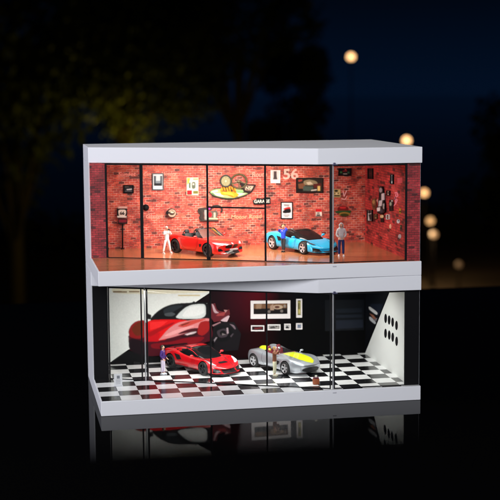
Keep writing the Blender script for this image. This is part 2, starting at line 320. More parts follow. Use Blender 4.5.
def ink_sheet(wall, shapes, parent, off, res, blur):
    """the printed picture itself: a fine sheet whose ink colours blend like a photograph's"""
    def round_off(q):
        for _ in range(2): q = [(a[0]*(1-f)+b[0]*f, a[1]*(1-f)+b[1]*f) for a, b in zip(q, q[1:]+q[:1]) for f in (.2, .8)]
        return q
    shapes = [shapes[0]]+[(c, round_off(q) if 5 <= len(q) < 14 else q) for c, q in shapes[1:]]
    xs = [x for c, q in shapes for x, y in q]; ys = [y for c, q in shapes for x, y in q]
    x0, x1, y0, y1 = min(xs), max(xs), min(ys), max(ys); nx = max(2, int((x1-x0)*res)); ny = max(2, int((y1-y0)*res))
    X, Y = np.meshgrid(x0+(np.arange(nx)+.5)/res, y0+(np.arange(ny)+.5)/res); img = np.zeros((ny, nx, 3)); msk = np.zeros((ny, nx), bool)
    for c, q in shapes:
        ins = np.zeros((ny, nx), bool); n = len(q)
        for i in range(n):
            ax, ay = q[i]; bx_, by = q[(i+1) % n]
            if ay == by: continue
            ins ^= ((ay > Y) != (by > Y)) & (X < (bx_-ax)*(Y-ay)/(by-ay)+ax)
        img[ins] = lin(c); msk |= ins
    def gb(a, s_):
        k = int(max(1, round(s_*2.5))); w = np.exp(-.5*(np.arange(-k, k+1)/s_)**2); w /= w.sum()
        for ax in (0, 1):
            p_ = np.pad(a, [(k, k) if d == ax else (0, 0) for d in range(a.ndim)], mode='edge'); a = sum(w[i]*np.take(p_, range(i, i+a.shape[ax]), axis=ax) for i in range(2*k+1))
        return a
    m3 = msk.astype(float)[..., None]; s_ = blur*res; sharp = gb(img*m3, s_*.45)/np.maximum(gb(m3, s_*.45), 1e-3); soft = gb(img*m3, s_*1.6)/np.maximum(gb(m3, s_*1.6), 1e-3)
    rg = np.random.RandomState(len(shapes)*7+nx); nz = gb(rg.randn(ny, nx, 1), max(1, s_)); nz /= nz.std()+1e-6
    img = (sharp*.72+soft*.28)*(1+.02*nz)
    idx = -np.ones((ny+1, nx+1), int); V = []; Fc = []; Cl = []
    for j in range(ny):
        for i in range(nx):
            if not msk[j, i]: continue
            f = []
            for dj, di in ((0, 0), (1, 0), (1, 1), (0, 1)):
                if idx[j+dj, i+di] < 0:
                    idx[j+dj, i+di] = len(V); V.append(wall.pt(x0+(i+di)/res, y0+(j+dj)/res, off)); Cl.append(img[min(j+dj, ny-1), min(i+di, nx-1)])
                f.append(idx[j+dj, i+di])
            Fc.append(f)
    me = bpy.data.meshes.new('printed_picture'); me.from_pydata(V, [], Fc); at = me.color_attributes.new('ink', 'FLOAT_COLOR', 'POINT')
    at.data.foreach_set('color', np.clip(np.hstack([np.array(Cl), np.ones((len(Cl), 1))]), 0, 1).astype(np.float32).ravel()); me.materials.append(INK)
    o = bpy.data.objects.new('printed_picture', me); COL.objects.link(o); o.parent = parent; return o
def art(name, wall, shapes, parent=None, off=.02, rough=.4, step=.006, soft=True):
    o = art_plates(name, wall, shapes, parent, off, rough, step)
    if soft:
        big = max(x for c, q in shapes for x, y in q)-min(x for c, q in shapes for x, y in q) > 60
        ink_sheet(wall, shapes, o if parent is None else parent, off+step*len(shapes)+.004, 4 if big else 5, .36 if big else .3)
    return o
def art_plates(name, wall, shapes, parent=None, off=.02, rough=.4, step=.006):
    """one print: coloured areas in one mesh, each layer a hair above the one below"""
    bm = bmesh.new(); mats = []; o = off
    for col, poly in shapes:
        m = rgb(col, rough)
        if m not in mats: mats.append(m)
        plate(bm, wall, poly, o, o+step*.9, mats.index(m)); o += step
    bmesh.ops.recalc_face_normals(bm, faces=bm.faces)
    return obj(name, bm, mats, parent)
def R4(x0, y0, x1, y1, sk=0): return [(x0, y0+sk), (x1, y0), (x1, y1), (x0, y1+sk)]
def ell(cx, cy, rx, ry, n=20, a0=0, a1=360): return [(cx+rx*math.cos(math.radians(a0+(a1-a0)*i/n)), cy+ry*math.sin(math.radians(a0+(a1-a0)*i/n))) for i in range(n)]
def ring(cx, cy, rx, ry, w, n=24, a0=0, a1=360):
    """list of quads forming a ring"""
    out = []
    for i in range(n):
        t0 = math.radians(a0+(a1-a0)*i/n); t1 = math.radians(a0+(a1-a0)*(i+1)/n+.5)
        out.append([(cx+rx*math.cos(t0), cy+ry*math.sin(t0)), (cx+rx*math.cos(t1), cy+ry*math.sin(t1)), (cx+(rx-w)*math.cos(t1), cy+(ry-w)*math.sin(t1)), (cx+(rx-w)*math.cos(t0), cy+(ry-w)*math.sin(t0))])
    return out
def strip(pts, w):
    out = []
    for (a, b), (c, d) in zip(pts[:-1], pts[1:]):
        L = math.hypot(c-a, d-b); nx, ny = -(d-b)/L*w/2, (c-a)/L*w/2
        out.append([(a+nx, b+ny), (c+nx, d+ny), (c-nx, d-ny), (a-nx, b-ny)])
    return out
def lettering(name, wall, px, py, hpx, txt, col, shear=0, off=.03, parent=None, wpx=None, rough=.6):
    a = wall.pt(px, py, off); b = wall.pt(px, py-hpx, off); size = (b-a).length*1.35
    bm = text_mesh(txt, size, shear, .004)
    if wpx:
        xs = [v.co.x for v in bm.verts]; wd = max(xs)-min(xs); tgt = (wall.pt(px+wpx/2, py, off)-wall.pt(px-wpx/2, py, off)).length
        for v in bm.verts: v.co.x *= tgt/wd
    M = Matrix.Translation(a) if wall.kind == 'back' else Matrix.Translation(a) @ Matrix.Rotation(math.radians(-90), 4, 'Z')
    bmesh.ops.transform(bm, matrix=M, verts=bm.verts)
    return obj(name, bm, rgb(col, rough), parent)
def wall_thing(name, label, cat, wall, px, py, group=None):
    t = thing(name, label, cat, (0, 0, 0), group=group); return t
def framed(name, label, cat, wall, box, framecol, fw, mat_col, matw, pic, group=None, depth=.12, sk=0):
    """framed print on a wall: frame, mount and picture"""
    t = wall_thing(name, label, cat, wall, box[0], box[1], group); x0, y0, x1, y1 = box
    bm = bmesh.new()
    for q in ([(x0, y0), (x1, y0), (x1, y0+fw), (x0, y0+fw)], [(x0, y1-fw), (x1, y1-fw), (x1, y1), (x0, y1)], [(x0, y0+fw), (x0+fw, y0+fw), (x0+fw, y1-fw), (x0, y1-fw)], [(x1-fw, y0+fw), (x1, y0+fw), (x1, y1-fw), (x1-fw, y1-fw)]):
        plate(bm, wall, [(x, y+sk*(x0-x)/(x1-x0)) for x, y in q], .0, depth)
    bmesh.ops.remove_doubles(bm, verts=bm.verts, dist=.001); bmesh.ops.recalc_face_normals(bm, faces=bm.faces)
    obj('frame', bm, rgb(framecol, .35), t)
    art('picture', wall, [(mat_col, R4(x0+fw*.9, y0+fw*.9, x1-fw*.9, y1-fw*.9))]+pic, t, off=.03)
    return t

G1 = 'pictures and signs on the upper brick wall'
# dark sign
framed('wall_sign', 'small black wall sign with a pale line, near the left end of the brick wall', 'sign', BK, (123.3, 185, 133.6, 193.2), (12, 12, 14), .9, (30, 32, 36), 0,
       [((200, 200, 200), [(126.5, 189.2), (132, 188.6), (132, 189.8), (127, 190.2)]), ((90, 90, 92), R4(125, 190.9, 132, 191.6)), ((110, 100, 90), R4(125, 186.6, 129, 187.2))], G1)
# road shield on a post
t = wall_thing('shield_sign', 'black and white route shield sign on a thin post standing against the brick wall', 'sign', BK, 122, 214)
art('board', BK, [((15, 12, 14), R4(116.6, 208.3, 126.8, 217.6)), ((215, 205, 190), [(119, 209.5), (124.8, 209.5), (126, 211), (125, 215.5), (122, 217.2), (118.8, 215.5), (118, 211)]), ((215, 210, 200), R4(117, 215.8, 126.5, 217.3))], t, off=.25, step=.02)
lettering('numerals', BK, 121.9, 213, 3.4, '66', (20, 20, 22), parent=t, off=.35)
art('top_plate', BK, [((190, 140, 125), R4(117.4, 206, 127.3, 208.6)), ((230, 200, 190), R4(118.5, 206.8, 126.4, 207.5))], t, off=.25, step=.02)
art('lower_plate', BK, [((30, 25, 25), R4(117.8, 218.2, 127.1, 223.6)), ((120, 30, 45), R4(118.6, 219.4, 126.4, 222.2))], t, off=.25, step=.02)
bm = bmesh.new(); a = BK.pt(122.4, 223.6, .2); b = BK.pt(122.4, 247.9, .2); tube(bm, a, (b.x, b.y, Z4+.02), .07); obj('post', bm, M_BLACKMETAL, t, True)
bm = bmesh.new(); tube(bm, (b.x, b.y, Z4+.015), (b.x, b.y, Z4+.1), .19, .15, 16); obj('foot', bm, M_BLACKMETAL, t, True)
# round lamp
t = thing('wall_lamp', 'small round black wall lamp just right of the thick door post', 'lamp')
c = BK.pt(145.6, 207.4, 0); bm = bmesh.new(); tube(bm, c, c+Vector((0, -.25, 0)), .3, .3, 20); ball(bm, c+Vector((0, -.3, 0)), .24, (1, .8, 1)); obj('lamp_body', bm, M_BLACKMETAL, t, True)
# grey framed picture
framed('framed_picture', 'grey framed picture of a white arch shape, beside the pale script lettering', 'picture', BK, (152, 173.2, 163.6, 190.2), (70, 74, 78), 1.0, (215, 225, 225), 0,
       [((60, 72, 80), R4(154, 176, 162.2, 185.7)), ((190, 205, 208), R4(156, 175.4, 160.4, 181)), ((120, 135, 142), R4(155.8, 181, 160.6, 183.4)), ((25, 30, 36), R4(154, 183.4, 162.2, 185.9)), ((235, 235, 230), R4(153.8, 186.4, 162.4, 188.4))], G1)
# colourful racing poster
framed('race_poster', 'cream race poster with a big green number and red corner, on the brick wall', 'poster', BK, (186.4, 177.4, 198.3, 195.2), (205, 195, 165), .5, (232, 225, 205), 0,
       [((225, 170, 60), [(187, 178), (190.5, 178), (189, 183), (187, 185)]), ((150, 160, 120), R4(193, 178.2, 197.8, 180.2)), ((70, 95, 75), [(188.8, 183), (190.6, 182), (190.6, 188.6), (188.8, 188)]), ((90, 100, 85), [(191.6, 182), (195.4, 181.6), (195.8, 188), (193.5, 189.2), (191.6, 188.4)]),
        ((205, 205, 190), R4(192.6, 183.4, 194.3, 185)), ((215, 25, 35), R4(186.8, 190.2, 192, 194.6)), ((110, 110, 50), R4(193, 190.8, 197.8, 193.8)), ((60, 25, 20), R4(187, 194, 192, 194.8))], G1)
# round badge
t = thing('round_badge', 'round brown badge sign above the person in white', 'sign')
art('badge_disc', BK, [((75, 35, 30), ell(171.2, 213, 5, 4.9)), ((190, 165, 140), ell(171.8, 213, 3.9, 3.8)), ((60, 45, 40), ell(171.6, 212.8, 2.9, 2.4)), ((220, 200, 170), [(170, 211), (173.6, 211.6), (173.4, 213), (170.4, 212.6)]), ((20, 16, 18), ell(167.2, 212.6, 1.6, 1.9))], t, off=.1, step=.03)
# engine sign
t = thing('engine_sign', 'cutout sign of an old black motorcycle engine below the shelf bar', 'sign')
sh = [((60, 52, 48), [(198, 208.5), (205, 207.2), (207, 209), (206, 211), (203, 211.5), (204, 220), (199.5, 220.6), (200, 214), (197.5, 212)]), ((150, 150, 145), [(204, 210), (208, 209.5), (207.5, 219.5), (204.5, 220.5)]),
      ((95, 85, 75), [(208, 211.5), (216, 210.2), (218, 213), (216, 219), (208, 220)]), ((205, 25, 40), ell(209.8, 214.6, 1.9, 2.6)), ((200, 190, 160), R4(213.6, 212.5, 215.3, 217.5)), ((70, 60, 55), R4(200, 219.8, 218.5, 221)), ((190, 190, 150), R4(208.5, 218, 217.5, 219.4)), ((200, 60, 150), [(208, 207.6), (211.5, 206.8), (211, 209.5), (208, 209.6)])]
sh += [((50, 44, 40), q) for q in ring(216.2, 209.6, 6.4, 4.9, 1.6, 14, 180, 400)]
sh += [((40, 36, 34), q) for q in strip([(198, 209), (201, 213), (199, 218), (202, 220.5)], 1.0)]
art('cutout', BK, sh, t, off=.08, step=.004)
# green plate with engine, clock, steering wheel, licence plate
t = thing('vintage_collage_sign', 'green and white oval diner sign with orange engine, above the shelf bar', 'sign')
sh = [((40, 42, 36), [(208.6, 192), (214, 188.4), (230, 187.4), (246, 189.6), (250, 193), (243, 196.6), (232, 199.4), (222, 199), (212, 195.6)]),
      ((150, 168, 112), [(209.4, 191.8), (214, 189), (230, 188.2), (245.4, 190.2), (249, 193), (242, 195.9), (232, 198.3), (222, 197.6), (212.6, 194.8)]), ((205, 200, 150), [(224, 189), (231, 188.6), (229, 192), (224, 192)]), ((95, 120, 80), [(211, 193), (214, 192.4), (215, 195), (212, 194.6)]), ((80, 95, 60), [(240, 192.4), (244, 191.6), (246, 193.4), (241, 194.4)]), ((120, 85, 55), [(236, 195), (240, 194.6), (238, 196.8), (234, 197.4)]), ((215, 222, 205), [(213, 193), (220, 193.4), (224, 196.6), (217, 195.6)]), ((120, 165, 110), [(234, 189.6), (244, 191), (241, 194), (234, 192)]),
      ((215, 225, 190), [(233, 193), (246, 193.2), (238, 196.4)]), ((190, 215, 200), [(211, 191.6), (217, 189.8), (218, 191.4), (213, 192.6)])]
art('oval_plate', BK, sh, t, off=.06, step=.01)
sh = [((222, 150, 35), [(219.6, 190), (222, 186.2), (229, 185.8), (235.4, 188.6), (236, 192.6), (238.8, 194.6), (233.5, 197.8), (227, 195), (221, 194.6)])]
sh += [((70, 42, 20), q) for q in [[(221.5+i*2.7, 186.2+i*.3), (222.7+i*2.7, 186+i*.3), (224.1+i*2.7, 190.6+i*.3), (223+i*2.7, 190.8+i*.3)] for i in range(5)]]
sh += [((120, 60, 20), [(221, 190.4), (227, 190.8), (227, 191.8), (221.4, 191.6)]), ((60, 40, 25), ell(231.6, 190.6, 1.4, 1.3)), ((175, 105, 25), [(225, 194), (232, 195.6), (233, 197), (228, 195.4)]), ((225, 185, 60), [(222, 191.6), (231, 192.6), (234, 195.6), (224, 193.8)]), ((160, 90, 20), [(233, 189), (236, 191.6), (235, 193), (232, 190.6)])]
art('orange_engine', BK, sh, t, off=.14, step=.006)
t = thing('wall_clock', 'round cream wall clock with dark rim beside the steering wheel', 'clock')
art('clock_face', BK, [((50, 50, 45), ell(225.3, 180.9, 5.9, 6.3)), ((150, 145, 108), ell(225.3, 181, 4.5, 4.9)), ((120, 125, 95), ell(225.3, 181, 1.8, 1.9)), ((200, 190, 150), ell(225.3, 181, 1.1, 1.2))]+[((70, 70, 55), [(225.3+2.6*math.cos(a)-.3, 181+2.8*math.sin(a)), (225.3+4*math.cos(a), 181+4.3*math.sin(a)), (225.3+4*math.cos(a)+.5, 181+4.3*math.sin(a)+.3)]) for a in [i*math.pi/4 for i in range(8)]], t, off=.2, step=.012)
t = thing('steering_wheel', 'olive steering wheel mounted on the brick wall beside the clock', 'steering wheel')
c = BK.pt(238.6, 181.2, .2); bm = bmesh.new(); rx = (BK.pt(246.8, 181, 0)-BK.pt(230.4, 181, 0)).length/2-.06; prev = None
for i in range(40):
    a = 2*math.pi*i/40; b = 2*math.pi*(i+1)/40; k = .92
    tube(bm, c+Vector((rx*math.cos(a), 0, rx*k*math.sin(a))), c+Vector((rx*math.cos(b), 0, rx*k*math.sin(b))), .085, .085, 8)
obj('rim', bm, mat('olive_leather', (.10, .085, .035), .5), t, True)
bm = bmesh.new()
for a in (200, 340, 270): bar(bm, c, c+Vector((rx*math.cos(math.radians(a+180)), 0, rx*.92*math.sin(math.radians(a+180))*(-1))), .1, .05, (0, 1, 0))
ball(bm, c, .17, (1.3, .5, .8)); obj('hub', bm, mat('olive_metal', (.12, .1, .05), .4, .5), t)
t = thing('licence_plate', 'tilted dark licence plate with pale letters beside the steering wheel', 'plate')
art('plate_board', BK, [((35, 25, 25), [(239.6, 183.6), (242, 182.6), (245, 184), (255.6, 184.4), (252, 191.6), (249, 193.6), (243.6, 191.8)]), ((150, 120, 105), [(243.8, 185.2), (253.6, 185.8), (250.6, 190.8), (244.8, 190.2)]), ((40, 25, 25), [(244.6, 186), (252.4, 186.5), (250, 190), (245.4, 189.6)])], t, off=.16, step=.02)
lettering('letters', BK, 248.6, 188, 3.2, 'NSF', (215, 195, 170), .1, .23, t)
# lettering sign
t = thing('black_letter_sign', 'small black sign with pale letters at the right end of the shelf bar', 'sign')
art('board', BK, [((25, 28, 26), [(252.4, 200.2), (256, 199.4), (256, 197.8), (262, 198.4), (266, 197), (270, 197.2), (270, 203.6), (253.5, 204.4)])], t, off=.12, step=.06)
lettering('letters', BK, 261.4, 201.3, 3.2, 'GARAGE', (205, 205, 195), 0, .2, t, wpx=15.5)
# white small frame next to 56
framed('framed_picture', 'small white framed picture of a tall building beside the number 56', 'picture', BK, (270.6, 170.2, 280, 183), (235, 232, 228), .8, (210, 205, 200), 0,
       [((110, 90, 85), R4(273.6, 171.2, 276.8, 179)), ((70, 60, 60), [(274.6, 171.4), (275.8, 171.4), (277.4, 179.6), (273, 179.6)]), ((240, 240, 238), R4(271.6, 180, 279, 182))], G1)
tag(lettering('wall_number', BK, 290.6, 174.6, 10.5, '56', (245, 190, 175), 0, .02, wpx=15), 'large pale pink number 56 painted high on the brick wall', 'painted number')
tag(lettering('wall_script', BK, 259, 174.6, 5.0, 'Route', (235, 150, 130), .25, .02, wpx=15), 'pale script word left of the number 56', 'painted lettering')
tag(lettering('wall_script', BK, 126.5, 174.3, 4.0, 'Sunset', (240, 150, 135), .25, .02, wpx=18), 'pale pink script word above the small black sign', 'painted lettering')
tag(lettering('wall_script', BK, 159.5, 173.9, 3.4, 'Custom Motors', (235, 150, 130), .25, .016, wpx=33), 'pale script words running behind the grey framed picture', 'painted lettering')
tag(lettering('wall_script', BK, 246, 216.8, 4.2, 'Motor Road', (235, 150, 115), .15, .02, wpx=31), 'pale cream script words above the gap between the upper cars', 'painted lettering')
tag(lettering('wall_script', BK, 154, 216.4, 3.8, 'Garage', (235, 140, 120), .2, .02, wpx=17), 'pale cream script word left of the round brown badge', 'painted lettering')
# wide dark photo
framed('framed_photo', 'wide dark framed photo of an old car, right of the number 56', 'picture', BK, (296, 177.8, 323, 192.8), (20, 14, 14), .7, (45, 36, 30), 0,
       [((120, 75, 50), [(298, 184), (304, 183), (306, 188), (299, 190)]), ((140, 125, 95), [(303, 181), (309, 179.4), (316, 181), (318, 184), (312, 185.5), (304, 185)]), ((205, 190, 160), [(306, 182.5), (310, 181.6), (313, 184), (308, 185)]), ((70, 85, 75), [(303, 186), (313, 186.5), (313, 191), (303, 190.6)]), ((90, 35, 30), [(313, 184), (321, 183.4), (321, 187), (314, 188)]),
        ((225, 190, 110), R4(317.4, 186, 320, 190.8)), ((215, 205, 190), [(311, 190), (316.6, 189.2), (316.6, 190.4), (311, 191)]), ((25, 22, 20), R4(297.5, 188.6, 302.5, 191.6)), ((160, 60, 50), [(298, 180), (302, 179.4), (302, 181), (298.6, 182)])], G1)
framed('car_poster', 'white poster of a red and black car in a black frame above the cyan car', 'poster', BK, (280.6, 201.8, 292.6, 218.8), (25, 20, 22), .8, (225, 220, 218), 0,
       [((150, 145, 145), [(283.5, 204), (289.5, 204.6), (289, 206.6), (284, 206.2)]), ((190, 40, 35), [(282.6, 209), (286, 207.4), (290, 206.8), (291, 208.8), (286, 210.6)]), ((25, 22, 24), [(282.4, 211.2), (286, 208.9), (290.8, 208.6), (291, 213), (283, 213.4)]), ((120, 110, 110), R4(283.4, 214.8, 289.6, 215.6)), ((90, 85, 85), R4(284.4, 216.4, 288.4, 216.9))], G1)
framed('small_sign', 'small red topped white sign low on the wall right of the car poster', 'sign', BK, (315, 208.2, 322, 217), (190, 120, 105), .4, (225, 215, 200), 0,
       [((205, 20, 30), R4(315.4, 208.7, 321.6, 211.9)), ((60, 55, 50), R4(317, 212.6, 319.6, 213.8)), ((40, 38, 38), R4(316.6, 214.4, 320.2, 215.7)), ((40, 25, 22), R4(315.4, 216, 321.6, 216.7))], G1)
framed('dark_sign', 'long black sign with green and red spots high on the wall near the corner', 'sign', BK, (338.2, 168.2, 351.2, 175.8), (12, 12, 12), .5, (24, 20, 22), 0,
       [((60, 110, 60), ell(341, 172.4, 1.1, 1)), ((50, 100, 70), ell(348.4, 172.6, 1, 1)), ((200, 60, 60), [(344.4, 170), (345.6, 168.8), (346.4, 170.4)]), ((190, 190, 180), R4(343, 173.6, 347, 174.3)), ((120, 30, 35), R4(342.4, 170.6, 347, 171.6))], G1)
framed('small_photo', 'small yellowish photo beside the pale scribble near the clear door edge', 'picture', BK, (333.4, 189.2, 340.2, 197.2), (190, 170, 110), .5, (205, 185, 125), 0,
       [((40, 45, 25), ell(336.2, 190.9, 1.9, 1.2)), ((95, 90, 50), R4(334, 192.6, 339, 194)), ((45, 45, 30), R4(334, 195, 339.6, 196.4)), ((230, 215, 160), R4(335.4, 192.8, 337.4, 194.6))], G1)
bm = bmesh.new()
for q in strip([(343, 191), (344, 196.6), (346.6, 190.4)], .7)+strip([(341.2, 198.4), (345, 199.6), (347, 196)], .6): plate(bm, BK, q, .006, .016)
tag(obj('wall_scribble', bm, rgb((245, 190, 190))), 'pale pink scribble painted beside the small yellowish photo', 'graffiti')
t = thing('oval_badge', 'dark red and green winged oval badge above the hooded person', 'sign')
art('badge_plate', BK, [((110, 25, 25), ell(342.6, 209, 5.6, 3.3)), ((40, 75, 40), [(334.4, 211.4), (337, 210.6), (351, 210.4), (350, 213), (345, 214), (336, 212.8)]), ((150, 115, 45), ell(344, 214, 5.6, 1.9)), ((55, 60, 25), ell(344, 214.8, 4.4, 1.5)), ((190, 45, 45), [(339, 206.8), (346, 206.6), (345, 208.4), (340, 208.4)])], t, off=.08, step=.02)
# right wall items
G2 = 'pictures and signs on the right brick side wall'
def rframed(name, label, cat, box, fc, fw, mc, pic):
    framed(name, label, cat, RT, box, fc, fw, mc, 0, pic, G2)
rframed('framed_picture', 'black framed dark picture high at the back of the right brick wall', 'picture', (368.4, 168.2, 373.6, 179), (12, 12, 12), .7, (34, 24, 26), [((60, 30, 32), R4(369.6, 171, 372.4, 176)), ((95, 40, 40), R4(370, 173, 372, 174))])
rframed('narrow_picture', 'narrow grey blue picture high on the right brick wall', 'picture', (391.2, 174.4, 394.2, 184), (20, 20, 22), .5, (120, 150, 155), [((50, 60, 70), R4(392, 176, 393.4, 181)), ((190, 210, 210), R4(392, 181.4, 393.4, 183))])
bm = bmesh.new(); plate(bm, RT, [(397.4, 178), (402.4, 177.4), (402.2, 183), (397.6, 183.4)], .006, .012)
tag(obj('painted_patch', bm, rgb((215, 90, 100))), 'faded pink patch painted near the front of the right brick wall', 'painted patch')
t = thing('totem_sign', 'tall black and white stacked sign in the middle of the right brick wall', 'sign')
sh = [((18, 18, 20), [(381, 187), (384, 186), (385, 190), (385, 198), (386.6, 204), (386.6, 212), (383, 214.6), (379, 213), (378.6, 208), (380.4, 200)]), ((150, 145, 150), ell(382.6, 190.2, 1.5, 2.4)), ((200, 195, 200), [(383.4, 194), (386, 193), (386, 200), (383.4, 200)]), ((190, 190, 195), [(380.8, 201), (384.4, 200), (383.6, 206), (380.4, 206.6)]), ((215, 215, 215), [(378.8, 208), (382.2, 207.2), (382, 211), (379, 211.4)]), ((60, 60, 70), ell(383.2, 211, 1.4, 1.8)), ((150, 150, 150), [(384.6, 204), (386.4, 203.4), (386.2, 209), (385, 209)]), ((190, 140, 130), [(378, 200), (379.8, 199), (379.6, 203)])]
art('board', RT, sh, t, off=.08, step=.012)
t = thing('olive_sign', 'small olive and brown cutout sign left of the tall stacked sign', 'sign')
art('board', RT, [((110, 70, 45), [(373, 199), (376.4, 198), (377, 204), (376, 210), (373.4, 209), (372.4, 204)]), ((160, 130, 80), ell(374.6, 202, 1.2, 2)), ((60, 40, 30), [(373.6, 206), (376, 205.6), (375.6, 208.6)])], t, off=.05, step=.012)
bm = bmesh.new()
for q in strip([(394.6, 193), (397.4, 192.6), (398, 196), (394.6, 198), (397.4, 200), (395.4, 204.4), (393.4, 206)], 1.1)+strip([(396, 194), (395.4, 203)], .8): plate(bm, RT, q, .006, .016)
tag(obj('wall_graffiti', bm, rgb((235, 140, 160))), 'pink graffiti squiggle near the front of the right brick wall', 'graffiti')
t = thing('figure_sign', 'dark cutout figure sign below the pink graffiti squiggle', 'sign')
art('board', RT, [((20, 22, 22), [(390, 200), (393.4, 199.6), (394.2, 204), (393.4, 208), (394, 210.6), (390.2, 211), (389.8, 206)]), ((150, 170, 150), ell(391.6, 204, 1.1, 1.8)), ((190, 190, 185), ell(393, 201, .7, 1))], t, off=.05, step=.012)
rframed('framed_portrait', 'black and white framed portrait low at the back of the right brick wall', 'picture', (367.6, 209.8, 373.2, 221.4), (10, 12, 14), .8, (200, 205, 205), [((15, 18, 20), ell(370.2, 212.2, 1.7, 1.6)), ((30, 34, 36), [(369, 214.5), (372.2, 214), (372.2, 220), (370.4, 220.4)])])
rframed('small_picture', 'tiny black framed pale picture between the totem sign and the pink graffiti', 'picture', (387.4, 190.6, 390.6, 195.4), (15, 14, 16), .5, (190, 165, 150), [((60, 40, 40), R4(388.2, 192, 389.8, 194))])
rframed('small_picture', 'tiny wooden framed picture right below the olive cutout sign', 'picture', (374.6, 213.6, 378.2, 219), (70, 40, 25), .6, (170, 130, 90), [((40, 50, 45), R4(375.6, 215, 377.2, 217.6))])
rframed('small_picture', 'tiny white framed dark picture low beside the cream and black hanging sign', 'picture', (387, 214.4, 390, 219.4), (205, 200, 195), .5, (45, 40, 42), [((150, 60, 50), R4(387.8, 216.6, 389.4, 218))])
t = thing('drop_sign', 'small cream and black hanging sign below the tall stacked sign', 'sign')
art('board', RT, [((205, 185, 140), ell(382.6, 216.4, 1.7, 1.8)), ((20, 20, 20), [(381.2, 218), (384.2, 218), (384.6, 222), (381.4, 222.4)])], t, off=.05, step=.012)
for n_, lab, sh in (('sticker_yellow', 'yellow and dark sticker at the front edge of the right brick wall', [((190, 150, 40), R4(399.4, 208.4, 401.2, 213.6)), ((50, 45, 25), R4(399.4, 211, 401.2, 212.4))]),
                    ('sticker_white', 'pale blue white sticker below the yellow sticker', [((205, 215, 220), ell(398.6, 221.4, 1.5, 2.1)), ((90, 110, 120), ell(399, 220.6, .8, .9))]),
                    ('sticker_cream', 'tiny cream sticker low in the middle of the right brick wall', [((225, 180, 150), ell(390.6, 226.4, 1.0, 2.4)), ((120, 60, 50), ell(390.4, 229.4, .8, .8))]),
                    ('sticker_dark', 'tiny dark green sticker between two pale stickers', [((40, 50, 45), R4(400.4, 225, 402, 229.4)), ((120, 150, 90), R4(400.8, 226, 401.6, 227))]),
                    ('sticker_grey', 'grey and white sticker lowest on the right brick wall', [((180, 180, 182), ell(400, 236.4, 1.5, 2.2)), ((50, 55, 60), [(398, 238), (400, 237.6), (399.6, 239.6)])])):
    tag(art(n_.replace('_yellow', '').replace('_white', '').replace('_cream', '').replace('_dark', '').replace('_grey', ''), RT, sh, None, off=.01, step=.012), lab, 'sticker', 'stickers on the right brick wall')

# ---------------------------------------------------------------- lower storey prints
lc = bpy.data.objects['lower_showcase']
BK2 = BK
def gradient_print(name, poly, cols, axis_x0, axis_x1, off):
    """printed sheet whose ink runs from one colour to another"""
    m = bpy.data.materials.new(name); m.use_nodes = True; n = m.node_tree; p = n.nodes['Principled BSDF']; L = n.links
    t_ = n.nodes.new('ShaderNodeTexCoord'); s = n.nodes.new('ShaderNodeSeparateXYZ'); L.new(t_.outputs['Object'], s.inputs[0])
    mr = n.nodes.new('ShaderNodeMapRange'); mr.inputs['From Min'].default_value = axis_x0; mr.inputs['From Max'].default_value = axis_x1; L.new(s.outputs['X'], mr.inputs['Value'])
    r = n.nodes.new('ShaderNodeValToRGB'); L.new(mr.outputs[0], r.inputs[0]); e = r.color_ramp
    e.elements[0].color = (*lin(cols[0][1]), 1); e.elements[0].position = cols[0][0]; e.elements[1].color = (*lin(cols[-1][1]), 1); e.elements[1].position = cols[-1][0]
    for pos, c_ in cols[1:-1]: q = e.elements.new(pos); q.color = (*lin(c_), 1)
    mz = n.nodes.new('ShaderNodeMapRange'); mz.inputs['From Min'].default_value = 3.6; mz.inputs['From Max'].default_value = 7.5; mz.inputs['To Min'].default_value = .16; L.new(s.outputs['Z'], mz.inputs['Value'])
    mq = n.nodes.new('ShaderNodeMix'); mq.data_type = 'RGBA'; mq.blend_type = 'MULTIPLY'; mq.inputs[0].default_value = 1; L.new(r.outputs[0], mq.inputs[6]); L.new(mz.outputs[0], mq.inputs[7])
    L.new(mq.outputs[2], p.inputs['Base Color']); p.inputs['Roughness'].default_value = .7; p.inputs['Specular IOR Level'].default_value = .08
    bm = bmesh.new(); plate(bm, BK, poly, off, off+.006); bmesh.ops.recalc_face_normals(bm, faces=bm.faces); return bm, m
xa = BK.pt(205, 320, 0).x; xb = BK.pt(330, 320, 0).x
bm, m = gradient_print('maroon_ink', [(105, 286), (364.6, 286), (364.8, 352.6), (105, 367)], [(0, (22, 14, 18)), (.12, (34, 14, 20)), (.28, (64, 12, 24)), (.42, (84, 10, 22)), (.6, (18, 7, 11)), (.75, (6, 7, 11)), (1, (6, 7, 11))], xa, xb, .004)
obj('wall_print', bm, m, lc)
t = thing('car_mural', 'huge mural print of a red sports car on white, left of the black wall', 'mural')
